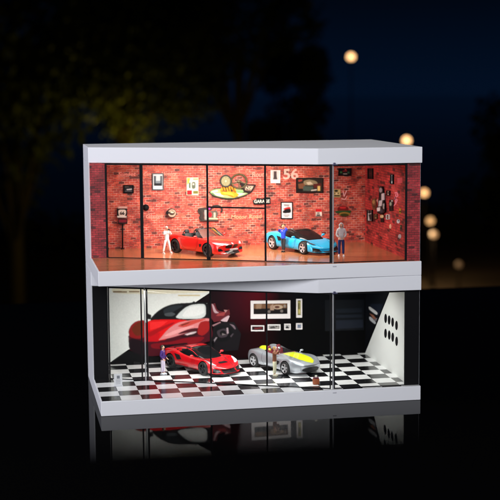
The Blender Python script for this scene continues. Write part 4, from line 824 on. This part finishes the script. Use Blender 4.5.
for sd in (-1, 1):
    CS.line('roof_pillar', [(1.2, .70), (.8, .86), (.3, 1.03), (-.1, 1.095), (-.5, 1.08)], .07, 'side', mat('grey_pillar', (.06, .065, .07), .3), t, sd, off=.015)
    CS.line('roof_pillar', [(-.45, .78), (-.75, 1.05)], .16, 'side', P_CYAN, t, sd, off=.013)
    SB.lay('headlight', [(sd*.52, .50), (sd*.62, .57), (sd*.86, .655), (sd*.84, .58), (sd*.68, .51)], 'front', M_LAMPD, t)
    SB.lay('air_intake', [(sd*.36, .17), (sd*.44, .30), (sd*.78, .38), (sd*.84, .2), (sd*.6, .15)], 'front', M_TRIM, t)
    SB.lay('side_intake', [(-.72, .52), (-.9, .78), (-.62, .74), (-.45, .58)], 'side', M_TRIM, t, sign=sd)
    SB.line('door_seam', [(.72, .66), (.66, .35), (.5, .24), (-.35, .24), (-.6, .5), (-.45, .72)], .014, 'side', M_SEAM, t, sd)
    SB.line('hood_seam', [(2.3, sd*.3), (1.7, sd*.5), (1.2, sd*.66)], .014, 'top', M_SEAM, t)
    SB.line('rocker', [(-.8, .2), (1.0, .17)], .06, 'side', M_TRIM, t, sd)
    SB.lay('taillight', [(sd*.45, .72), (sd*.85, .74), (sd*.8, .64), (sd*.5, .64)], 'rear', mat('red_lens', (.25, .0, .0), .15), t)
SB.lay('lower_grille', [(-.3, .13), (-.34, .2), (.34, .2), (.3, .13)], 'front', M_TRIM, t)
mirror_part(t, .62, .86, .78, P_CYAN)
bm = bmesh.new(); bx(bm, 1.7, 2.42, -.66, .66, .09, .12, .01); obj('splitter', bm, M_TRIM, t)


# --- red coupe in the lower case
P_RED2 = paint('crimson_paint', (.62, .008, .014), 0, .2)
sp = dict(x0=-2.05, x1=2.6, W2=.985, wf=1.45, wr=-1.2, rf=.335, rr=.35, track=.84, tw=.3, bowf=.5, bowr=.15, rake=.2,
    hw=[(-2.05, .90), (-1.6, .97), (-1.1, .985), (-.4, .93), (.4, .91), (1.3, .965), (1.9, .93), (2.6, .74)],
    zb=[(-2.05, .36), (-1.7, .22), (1.4, .14), (2.2, .12), (2.6, .17)],
    zs=[(-2.05, .80), (-1.6, .93), (-1.1, .95), (-.5, .83), (.2, .73), (.9, .76), (1.4, .80), (1.9, .68), (2.6, .38)],
    zd=[(-2.05, .86), (-1.6, .97), (-1.0, .98), (-.3, .93), (.4, .85), (1.0, .74), (1.5, .66), (2.1, .54), (2.6, .38)])
t, me = make_car('sports_coupe', 'red sports coupe on the checkered floor in front of the big car print', sp, P_RED2, ((10.1, 11.5, Z1+.015), math.radians(-60), 1.84), M_RIMD, GC)
cb_ = cabin_shape(dict(x0=-1.6, x1=1.2, tum=.6, wb=[(-1.6, .45), (-1.0, .76), (-.2, .82), (.6, .76), (1.0, .62), (1.2, .5)], zb=[(-1.6, .93), (-.3, .84), (.5, .77), (1.2, .68)],
    zt=[(-1.6, .97), (-.9, 1.1), (-.35, 1.19), (.05, 1.18), (.5, 1.03), (.9, .85), (1.2, .70)]))
cm = evaluate(cb_, [('SUBSURF', 1)], [M_DGLASS]); mesh_obj('window', cm, t, 50); CS = Skin(cm); SB = Skin(me)
CS.lay('roof', [(-.75, -.5), (.04, -.52), (.08, 0), (.04, .52), (-.75, .5)], 'top', P_RED2, t, off=.012)
for sd in (-1, 1):
    CS.line('roof_pillar', [(1.12, .70), (.8, .86), (.3, 1.06), (-.1, 1.13), (-.6, 1.08), (-1.1, .98)], .075, 'side', P_RED2, t, sd, off=.015)
    CS.line('roof_pillar', [(-.5, .8), (-.75, 1.08)], .26, 'side', P_RED2, t, sd, off=.013)
    SB.lay('headlight', [(sd*.56, .55), (sd*.66, .62), (sd*.80, .74), (sd*.87, .77), (sd*.84, .62), (sd*.68, .55)], 'front', M_LAMP, t)
    SB.lay('air_intake', [(sd*.5, .2), (sd*.55, .36), (sd*.82, .42), (sd*.84, .22)], 'front', M_TRIM, t)
    SB.lay('side_intake', [(-.62, .5), (-.85, .80), (-.5, .76), (-.3, .56)], 'side', M_TRIM, t, sign=sd)
    SB.line('door_seam', [(.75, .70), (.7, .35), (.5, .24), (-.35, .24), (-.5, .5), (-.45, .76)], .014, 'side', M_SEAM, t, sd)
    SB.line('hood_seam', [(2.3, sd*.34), (1.7, sd*.42), (1.15, sd*.6)], .03, 'top', M_SEAM, t)
    SB.line('rocker', [(-.75, .21), (1.0, .17)], .07, 'side', M_TRIM, t, sd)
SB.lay('lower_grille', [(-.42, .18), (-.4, .33), (.4, .33), (.42, .18)], 'front', M_TRIM, t)
SB.lay('hood_vent', [(1.75, -.22), (1.95, -.28), (1.95, .28), (1.75, .22)], 'top', M_TRIM, t)
mirror_part(t, .6, .86, .82, P_RED2)
bm = bmesh.new(); bx(bm, 1.8, 2.5, -.62, .62, .09, .12, .01); obj('splitter', bm, M_TRIM, t)

# --- silver speedster with a yellow stripe
P_SIL = paint('silver_paint', (.46, .49, .53), .55, .3)
P_YEL = paint('yellow_paint', (.62, .75, .01), 0, .35)
sp = dict(x0=-2.1, x1=2.56, W2=.995, wf=1.42, wr=-1.22, rf=.35, rr=.355, track=.86, tw=.28, bowf=.55, bowr=.3, rake=-.08,
    hw=[(-2.1, .80), (-1.7, .93), (-1.2, .99), (-.4, .93), (.4, .92), (1.3, .975), (1.9, .94), (2.56, .68)],
    zb=[(-2.1, .40), (-1.7, .22), (1.4, .15), (2.2, .14), (2.56, .24)],
    zs=[(-2.1, .70), (-1.6, .92), (-1.1, .98), (-.5, .88), (.3, .82), (1.0, .86), (1.45, .89), (2.0, .82), (2.56, .60)],
    zd=[(-2.1, .74), (-1.6, .94), (-1.1, 1.0), (-.6, 1.0), (.3, .96), (.9, .94), (1.5, .88), (2.1, .79), (2.56, .62)])
cb = bmesh.new(); prism(cb, [(-.7, -.60), (-.45, -.7), (.3, -.68), (.52, -.4), (.52, .4), (.3, .68), (-.45, .7), (-.7, .60)], .42, 1.6)
t, me = make_car('speedster', 'silver open speedster car with yellow green hood stripe on the checkered floor', sp, P_SIL, ((17.6, 9.9, Z1+.015), math.radians(-62), 1.73), M_RIMS, GC, [cb])
SB = Skin(me); RED_L = mat('red_leather', (.16, .012, .02), .55)
interior(t, -.2, .34, .42, RED_L)
bm = bmesh.new(); bx(bm, .3, .5, -.62, .62, .7, .93, .04); obj('dashboard', bm, RED_L, t)
SB.lay('hood_stripe', [(.62, -.42), (1.2, -.46), (1.9, -.40), (2.3, -.2), (2.5, .05), (2.3, .3), (1.9, .42), (1.2, .40), (.62, .34)], 'top', P_YEL, t, off=.008, div=.08)
for sd in (-1, 1):
    bm = bmesh.new(); ball(bm, (-.98, sd*.34, .96), .3, (1.5, .62, .62), 3); obj('headrest_fairing', bm, P_YEL if sd == -1 else P_SIL, t, True)
    SB.lay('headlight', [(sd*.60, .60), (sd*.66, .70), (sd*.84, .78), (sd*.88, .72), (sd*.76, .62)], 'front', M_LAMP, t)
    SB.line('door_seam', [(.62, .84), (.6, .42), (.45, .26), (-.35, .26), (-.55, .5), (-.55, .88)], .016, 'side', M_SEAM, t, sd)
    SB.lay('fender_vent', [(.72, .42), (.74, .68), (.95, .66), (.9, .5)], 'side', M_TRIM, t, sign=sd)
    SB.line('hood_seam', [(.66, sd*.66), (1.5, sd*.62), (2.2, sd*.5)], .014, 'top', M_SEAM, t)
    SB.line('rocker', [(-.75, .22), (1.0, .19)], .05, 'side', M_TRIM, t, sd)
SB.lay('oval_grille', [(.58*math.cos(a*math.pi/10), .34+.135*math.sin(a*math.pi/10)) for a in range(20)], 'front', M_TRIM, t)
SB.lay('lower_lip', [(-.7, .17), (-.6, .2), (.6, .2), (.7, .17)], 'front', mat('dark_red_lip', (.12, .01, .03), .4), t)
mirror_part(t, .6, .80, .92, P_SIL)
bm = bmesh.new(); N_ = 14; lo = []; hi = []
for i in range(N_+1):
    a = math.radians(-68+136*i/N_); lo.append((.55-.35+.38*math.cos(a), .68*math.sin(a), .90)); hi.append((.45-.35+.33*math.cos(a), .64*math.sin(a), 1.04))
lo = [bm.verts.new(p) for p in lo]; hi = [bm.verts.new(p) for p in hi]
for i in range(N_): bm.faces.new((lo[i], lo[i+1], hi[i+1], hi[i]))
obj('wind_deflector', bm, M_WINDSHIELD, t, True)

# ---------------------------------------------------------------- people
def skin_mesh(chains, root=0, sub=2):
    """chains: lists of (key, point, radius); shared keys join"""
    idx = {}; V = []; R = []; E_ = []
    for ch in chains:
        prev = None
        for key, p, r in ch:
            if key not in idx: idx[key] = len(V); V.append(p); R.append(r)
            if prev is not None: E_.append((prev, idx[key]))
            prev = idx[key]
    me = bpy.data.meshes.new('tmp'); me.from_pydata(V, E_, []); o = bpy.data.objects.new('tmp', me); COL.objects.link(o)
    o.modifiers.new('k', 'SKIN'); md = o.modifiers.new('s', 'SUBSURF'); md.levels = sub; md.render_levels = sub
    sk = me.skin_vertices[0].data
    for i, r in enumerate(R):
        sk[i].radius = r if isinstance(r, tuple) else (r, r)
        sk[i].use_root = (i == root)
    bpy.context.view_layer.update()
    r = bpy.data.meshes.new_from_object(o.evaluated_get(bpy.context.evaluated_depsgraph_get())); bpy.data.objects.remove(o); b = bmesh.new(); b.from_mesh(r); bpy.data.meshes.remove(r); return b
def add_hand(bm, wrist, d, side, curl=.35):
    d = Vector(d).normalized(); s = d.cross(Vector((0, 1, 0))); s = s.normalized() if s.length > .1 else Vector((1, 0, 0)); n = s.cross(d).normalized(); w = Vector(wrist)
    M = Matrix(((s.x, n.x, d.x, w.x), (s.y, n.y, d.y, w.y), (s.z, n.z, d.z, w.z), (0, 0, 0, 1)))
    bx(bm, -.04, .04, -.014, .014, .0, .09, .012, M)
    for i, (x, l) in enumerate(((-.031, .062), (-.01, .075), (.011, .07), (.031, .055))):
        a = M @ Vector((x, 0, .085)); b = M @ Vector((x, -.012, .085+l*.55)); c = M @ Vector((x, -.012-l*curl, .085+l*.95)); tube(bm, a, b, .010, .009, 7); tube(bm, b, c, .009, .007, 7)
    a = M @ Vector((-.038*side, 0, .03)); b = M @ Vector((-.068*side, -.012, .065)); c = M @ Vector((-.072*side, -.022, .095)); tube(bm, a, b, .012, .010, 7); tube(bm, b, c, .010, .008, 7)
def person(label, H, loc, rot, pose, skin_c, hair, top, bottom, shoes, extra=None):
    t = thing('person', label, 'person', loc, rot, 'small figures in the showcase', H/1.72)
    J = dict(pel=(0, 0, .93), bel=(0, 0, 1.08), che=(0, 0, 1.28), nek=(0, -.005, 1.46), hed=(0, -.02, 1.58), top=(0, -.015, 1.66), sl=(.17, 0, 1.39), sr=(-.17, 0, 1.39), el=(.23, .02, 1.12), er=(-.23, .02, 1.12), wl=(.25, -.06, .88), wr=(-.25, -.06, .88),
             hl=(.09, 0, .88), hr=(-.09, 0, .88), kl=(.1, -.02, .5), kr=(-.1, -.02, .5), al=(.11, 0, .09), ar=(-.11, 0, .09))
    J.update(pose); V_ = {k: Vector(v) for k, v in J.items()}
    tl = V_['al']+Vector((.02, -.14, -.05)); tr = V_['ar']+Vector((-.02, -.14, -.05))
    smat = mat('skin_'+str(skin_c), skin_c, .5)
    A = lambda k, r: (k, tuple(V_[k]), r)
    bm = skin_mesh([[A('pel', (.14, .1)), A('bel', (.12, .09)), A('che', (.15, .1)), A('nek', .05), A('hed', .075), ('crown', tuple(V_['top']), .06)],
                    [A('che', .1), A('sl', .055), A('el', .042), A('wl', .028)], [A('che', .1), A('sr', .055), A('er', .042), A('wr', .028)],
                    [A('pel', .1), A('hl', .08), A('kl', .055), A('al', .036), ('tl', tuple(tl), .03)], [A('pel', .1), A('hr', .08), A('kr', .055), A('ar', .036), ('tr', tuple(tr), .03)]])
    for s_, e, w in ((1, 'el', 'wl'), (-1, 'er', 'wr')): add_hand(bm, V_[w], V_[w]-V_[e], s_)
    h = V_['hed']; ball(bm, h+Vector((0, 0, .02)), .1, (.78, .95, 1.18), 3)
    ball(bm, h+Vector((0, -.098, .01)), .02, (.7, 1, 1.2), 1)
    for s_ in (-1, 1): ball(bm, h+Vector((s_*.079, .005, .015)), .022, (.4, .8, 1.2), 1)
    n0 = len(bm.faces)
    for s_ in (-1, 1): ball(bm, h+Vector((s_*.032, -.088, .035)), .011, (1.2, .5, .7), 1)
    bx(bm, h.x-.022, h.x+.022, h.y-.096, h.y-.08, h.z-.048, h.z-.04)
    bm.faces.ensure_lookup_table()
    for i in range(n0, len(bm.faces)): bm.faces[i].material_index = 1
    obj('body', bm, [smat, M_TRIM], t, True)
    if hair is not None:
        bm = bmesh.new(); ball(bm, h+Vector((0, .02, .045)), .106, (.86, .98, 1.08), 3)
        dl = [v for v in bm.verts if v.co.z < h.z+.03-(.05 if v.co.y > h.y+.03 else 0) or (v.co.y < h.y-.055 and v.co.z < h.z+.085)]
        bmesh.ops.delete(bm, geom=dl, context='VERTS'); obj('hair', bm, mat('hair_'+str(hair), hair, .7), t, True)
    tm = mat('cloth_'+str(top), top, .85, bump=.15, nscale=25); bmm = mat('cloth_'+str(bottom), bottom, .85, bump=.15, nscale=25)
    we = lambda e, w, f: tuple(V_[e].lerp(V_[w], f))
    bm = skin_mesh([[('p0', (V_['pel'].x, V_['pel'].y, V_['pel'].z-.11), (.165, .13)), ('p', (V_['pel'].x, V_['pel'].y, V_['pel'].z+.0), (.168, .13)), ('b', J['bel'], (.145, .115)), ('c', J['che'], (.165, .12)), ('n', (J['nek'][0], J['nek'][1], J['nek'][2]-.035), .07)],
                    [('c', J['che'], .12), ('sl', J['sl'], .075), ('el', J['el'], .06), ('wl', we('el', 'wl', .88), .046)], [('c', J['che'], .12), ('sr', J['sr'], .075), ('er', J['er'], .06), ('wr', we('er', 'wr', .88), .046)]])
    obj('top', bm, tm, t, True)
    bm = skin_mesh([[('p', (V_['pel'].x, V_['pel'].y, V_['pel'].z+.04), (.15, .115)), ('q', (V_['pel'].x, V_['pel'].y, V_['pel'].z-.04), (.15, .115)), ('hl', J['hl'], .1), ('kl', J['kl'], .075), ('al', we('kl', 'al', .93), .06)],
                    [('q', (V_['pel'].x, V_['pel'].y, V_['pel'].z-.04), .11), ('hr', J['hr'], .1), ('kr', J['kr'], .075), ('ar', we('kr', 'ar', .93), .06)]])
    obj('trousers', bm, bmm, t, True)
    sm = mat('shoe_'+str(shoes), shoes, .6)
    for a, b in (('al', tl), ('ar', tr)):
        bm = bmesh.new(); c = V_[a]; ball(bm, (c.x*.5+b.x*.5, c.y*.55+b.y*.45, .055), .1, (.5, 1.45, .55), 2)
        for v in bm.verts: v.co.z = max(v.co.z, .012)
        bx(bm, c.x*.5+b.x*.5-.048, c.x*.5+b.x*.5+.048, c.y-.19, c.y+.07, 0, .03, .01); obj('shoe', bm, sm, t, True)
    if extra: extra(t, V_)
    return t
def hood(col):
    def f(t, V):
        h = V['hed']; bm = bmesh.new(); ball(bm, h+Vector((0, .018, .01)), .135, (.9, 1.0, 1.12), 3)
        dl = [v for v in bm.verts if v.co.y < h.y-.065 and abs(v.co.x-h.x) < .075 and -.09 < v.co.z-h.z < .1]
        bmesh.ops.delete(bm, geom=dl, context='VERTS'); bmesh.ops.solidify(bm, geom=bm.faces[:], thickness=.015)
        ball(bm, (h.x, h.y+.06, h.z-.13), .12, (1.2, .8, .6), 2); obj('hood', bm, mat('cloth_'+str(col), col, .85), t, True)
        bm = bmesh.new(); bx(bm, -.11, .11, -.165, -.12, .98, 1.12, .02); obj('pocket', bm, mat('cloth_dim', tuple(c*.85 for c in col), .9), t)
    return f
def camera_prop(where):
    def f(t, V):
        bm = bmesh.new(); c = (V['wl']+V['wr'])/2+Vector(where); bx(bm, c.x-.07, c.x+.07, c.y-.04, c.y+.03, c.z-.045, c.z+.05, .01); tube(bm, c+Vector((0, -.03, 0)), c+Vector((0, -.12, 0)), .035, .04, 14)
        # the camera is held in the hands: a thing of its own
        M = Matrix.Translation(t.location) @ Matrix.Rotation(t.rotation_euler.z, 4, 'Z') @ Matrix.Scale(t.scale.x, 4); bmesh.ops.transform(bm, matrix=M, verts=bm.verts)
        tag(obj('camera', bm, M_TRIM), 'tiny black camera held up by the person in '+t['who'], 'camera')
    return f
def place(px, py, z): p = on_z(px, py, z); return (p.x, p.y, z+.012)
def who(w, f):
    def g(t, V): t['who'] = w; f(t, V); del t['who']
    return g
SK = (.62, .33, .22)
person('person in white clothes standing with legs apart beside the red roadster', 2.5, place(167, 253.6, Z4), math.radians(25), dict(al=(.26, 0, .09), ar=(-.26, .02, .09), kl=(.18, -.02, .5), kr=(-.18, 0, .5), el=(.27, -.12, 1.2), wl=(.08, -.22, 1.46), er=(-.27, -.12, 1.2), wr=(-.07, -.22, 1.46)),
       SK, (.55, .5, .45), (.78, .76, .74), (.8, .78, .76), (.75, .74, .72), who('white clothes', camera_prop((0, -.02, .07))))
person('person in a bright blue top with hands raised, in front of the cyan supercar', 2.5, place(283.4, 252.2, Z4), math.radians(-35), dict(el=(.30, -.05, 1.42), wl=(.14, -.1, 1.6), er=(-.32, .0, 1.3), wr=(-.2, -.12, 1.5), al=(.05, 0, .09), ar=(-.05, .02, .09), kl=(.07, -.03, .5), kr=(-.07, -.01, .5)),
       SK, (.6, .38, .14), (.02, .06, .62), (.03, .033, .038), (.02, .02, .02))
person('person in a light grey hoodie, hood up, and navy trousers right of the cyan supercar', 3.0, place(341.2, 256.6, Z4), math.radians(-8), dict(el=(.24, -.02, 1.12), er=(-.24, -.02, 1.12), wl=(.13, -.16, .98), wr=(-.13, -.16, .98)),
       SK, None, (.60, .60, .61), (.012, .03, .16), (.8, .8, .8), hood((.60, .60, .61)))
person('person in a purple jacket and pale trousers beside the red sports coupe', 2.72, place(163, 374.6, Z1), math.radians(55), dict(al=(.06, -.02, .09), ar=(-.07, .05, .09), kl=(.08, -.03, .5), kr=(-.08, 0, .5), wl=(.2, -.16, .95), wr=(-.2, -.14, .95)),
       SK, (.05, .045, .03), (.045, .014, .15), (.62, .55, .68), (.72, .75, .8))
person('person in a brown top and cream trousers holding a camera beside the silver speedster', 2.7, place(274.6, 376, Z1), math.radians(60), dict(el=(.22, -.16, 1.3), wl=(.07, -.24, 1.5), er=(-.22, -.16, 1.3), wr=(-.07, -.24, 1.5), al=(.06, 0, .09), ar=(-.07, .02, .09), kl=(.07, -.03, .5), kr=(-.08, -.01, .5)),
       SK, (.3, .17, .05), (.16, .05, .02), (.62, .60, .42), (.5, .48, .36), who('brown', camera_prop((0, -.02, .07))))

# small things on the checkered floor
p = on_z(316, 384.4, Z1)
t = thing('fuel_can', 'small orange brown can with a pale cap in front of the silver speedster', 'can', (p.x, p.y, Z1+.012))
bm = bmesh.new(); bx(bm, -.28, .28, -.2, .2, 0, .52, .06); obj('can_body', bm, mat('orange_brown', (.30, .07, .02), .4), t, True)
bm = bmesh.new(); bx(bm, -.24, .24, -.16, .16, .52, .64, .05); obj('collar', bm, mat('dark_red_lip', (.12, .01, .03), .4), t, True)
bm = bmesh.new(); tube(bm, (0, 0, .63), (0, 0, .8), .12, .1, 16); obj('cap', bm, rgb((225, 220, 205)), t, True)
bm = bmesh.new(); tube(bm, (-.2, 0, .64), (-.12, 0, .74), .03, .03, 8); tube(bm, (-.12, 0, .74), (0, 0, .72), .03, .03, 8); obj('handle', bm, M_TRIM, t, True)
p = on_z(118.2, 386, Z1)
t = thing('floor_sign', 'small white floor sign with grey markings beside the left door post', 'sign', (p.x, p.y-.1, Z1+.012))
bm = bmesh.new(); bx(bm, -.36, .36, -.04, .04, .05, 1.1, .02); obj('sign_board', bm, rgb((214, 216, 218)), t)
bm = bmesh.new(); bx(bm, -.4, .4, -.18, .18, 0, .06, .02); obj('foot_plate', bm, rgb((200, 202, 206)), t)
bm = bmesh.new(); bx(bm, -.12, .14, -.052, -.041, .68, .95); obj('symbol', bm, rgb((120, 124, 130)), t)
for z_ in (.55, .44, .33, .2):
    bm = bmesh.new(); bx(bm, -.2, .2, -.052, -.041, z_, z_+.04); obj('text_line', bm, rgb((140, 144, 150)), t)

# ---------------------------------------------------------------- night background: lamps, trees, hedge
def street_lamp(px, py, w, rpx, col, label, power=0):
    rpx *= .52; col = (col[0]*2.3, col[1]*2.0, col[2]*1.6); p = at_dist(px, py, w); r = rpx/F*w
    t = thing('street_lamp', label, 'street lamp', (p.x, p.y, GZ), 0, 'street lamps in the night background'); hgt = p.z-GZ
    bm = bmesh.new(); ball(bm, (0, 0, hgt), r, (1, 1, 1), 3); obj('globe', bm, mat('glow_%d_%d' % (px, py), (.2, .2, .2), .5, emit=col, es=1), t, True)
    bm = bmesh.new(); tube(bm, (0, 0, 0), (0, 0, hgt-r), 4.5, 3, 12); tube(bm, (0, 0, 0), (0, 0, 30), 10, 7, 12); obj('pole', bm, M_BLACKMETAL, t, True)
    bm = bmesh.new(); tube(bm, (0, 0, hgt-r*1.05), (0, 0, hgt-r*.8), r*.5, r*.6, 12); obj('collar', bm, M_BLACKMETAL, t, True)
    if power:
        L = bpy.data.lights.new('lamp_light', 'POINT'); L.energy = power; L.color = (1, .62, .3); L.shadow_soft_size = r*1.2; o = bpy.data.objects.new('lamp_light', L); COL.objects.link(o); o.parent = t; o.location = (-60, -110, hgt-r*1.6)
k = 1.0
street_lamp(351, 57, 7600, 7.0, (1.5, .95, .5), 'brightest tall street lamp, high above the case and left of the others')
street_lamp(406.6, 140.6, 7000, 7.2, (1.6, .98, .52), 'bright street lamp just above the right end of the upper case lid')
street_lamp(424.2, 193, 6900, 6.8, (.98, .56, .27), 'street lamp beside the right edge of the upper case', 900000)
street_lamp(430.3, 221, 6700, 6.6, (.46, .27, .12), 'dim street lamp above the dimmer close one of the pair', 900000)
street_lamp(433.6, 234.6, 6600, 6.6, (.28, .16, .08), 'dimmer lower street lamp of the close pair', 600000)
street_lamp(458.8, 264.6, 6500, 6.0, (.05, .028, .014), 'faintest and lowest street lamp, farthest right', 150000)
M_BARK = mat('bark', (.06, .045, .03), .9); M_LEAF = mat('leaves', (.05, .065, .02), .7, noise=.5, nscale=.02)
def tree(px, py, w, rad, hgt, label, seed, n=5200, leaf=11):
    rng = random.Random(seed); c = at_dist(px, py, w); base = Vector((c.x, c.y, GZ)); t = thing('broadleaf_tree', label, 'tree', base, 0, 'trees in the night background')
    bm = bmesh.new(); top = c.z-GZ; tube(bm, (0, 0, 0), (rad*.04, 0, top-rad*.2), rad*.09, rad*.05, 10)
    lobes = []
    for i in range(11):
        a = rng.uniform(0, 6.28); e = rng.uniform(-.6, 1); q = Vector((math.cos(a)*rad*.62, math.sin(a)*rad*.62, e*hgt*.6)); lobes.append((q+Vector((0, 0, top)), rng.uniform(.34, .55)*rad))
        tube(bm, (0, 0, top-hgt*.8), q*.9+Vector((0, 0, top)), rad*.03, rad*.008, 6)
    lobes.append((Vector((0, 0, top)), rad*.62)); obj('trunk', bm, M_BARK, t, True)
    V = []; Fc = []
    for i in range(n):
        q, r = rng.choice(lobes); d = Vector((rng.gauss(0, 1), rng.gauss(0, 1), rng.gauss(0, 1))).normalized()*r*rng.uniform(.45, 1.05); p = q+d
        u = Vector((rng.gauss(0, 1), rng.gauss(0, 1), rng.gauss(0, 1))).normalized(); v = u.orthogonal().normalized(); s_ = leaf*rng.uniform(.6, 1.4); k0 = len(V)
        V += [p-u*s_, p+v*s_*.55, p+u*s_, p-v*s_*.55]; Fc.append((k0, k0+1, k0+2, k0+3))
    me = bpy.data.meshes.new('crown'); me.from_pydata(V, [], Fc); me.materials.append(M_LEAF); o = bpy.data.objects.new('crown', me); COL.objects.link(o); o.parent = t
tree(120, 40, 3300, 290, 330, 'dark tree with olive lit leaves rising behind the left half of the case', 1, 22000, 7.5)
tree(235, 30, 3900, 270, 380, 'dark tree behind the middle of the case', 2, 6500, 13)
tree(10, 120, 3500, 280, 420, 'dark tree at the far left edge of the night background', 3, 6500, 13)
tree(515, 170, 4300, 190, 430, 'dark tree at the far right edge of the night background', 4, 5500, 13)
tree(288, 120, 4600, 135, 420, 'narrow dark tree behind the gap left of the tallest lamp', 5, 5000, 12)
# unseen lamp and point light added behind the case to light the olive leaves
street_lamp(150, 215, 3100, 5, (.7, .6, .15), 'added yellow street lamp, unseen behind the left half of the case', 0)
L = bpy.data.lights.new('lamp_light', 'POINT'); L.energy = 1100000; L.color = (1, .72, .06); L.shadow_soft_size = 20; o = bpy.data.objects.new('lamp_light', L); COL.objects.link(o); o.location = at_dist(145, 175, 3050)
# clipped hedge along the water
bm = bmesh.new(); rng = random.Random(9); V = []; Fc = []
for i in range(9000):
    x = rng.uniform(-2500, 5200); p = Vector((x, 8200+rng.gauss(0, 50), GZ+abs(rng.gauss(0, 1))*90+30*math.sin(x*.01)+40*math.sin(x*.0031)))
    u = Vector((rng.gauss(0, 1), rng.gauss(0, 1), rng.gauss(0, 1))).normalized(); v = u.orthogonal().normalized(); s_ = 26; k0 = len(V)
    V += [p-u*s_, p+v*s_*.6, p+u*s_, p-v*s_*.6]; Fc.append((k0, k0+1, k0+2, k0+3))
bm.free(); me = bpy.data.meshes.new('hedge'); me.from_pydata(V, [], Fc); me.materials.append(M_LEAF); o = bpy.data.objects.new('hedge', me); COL.objects.link(o); tag(o, 'dark low hedge along the water behind the table', 'hedge')
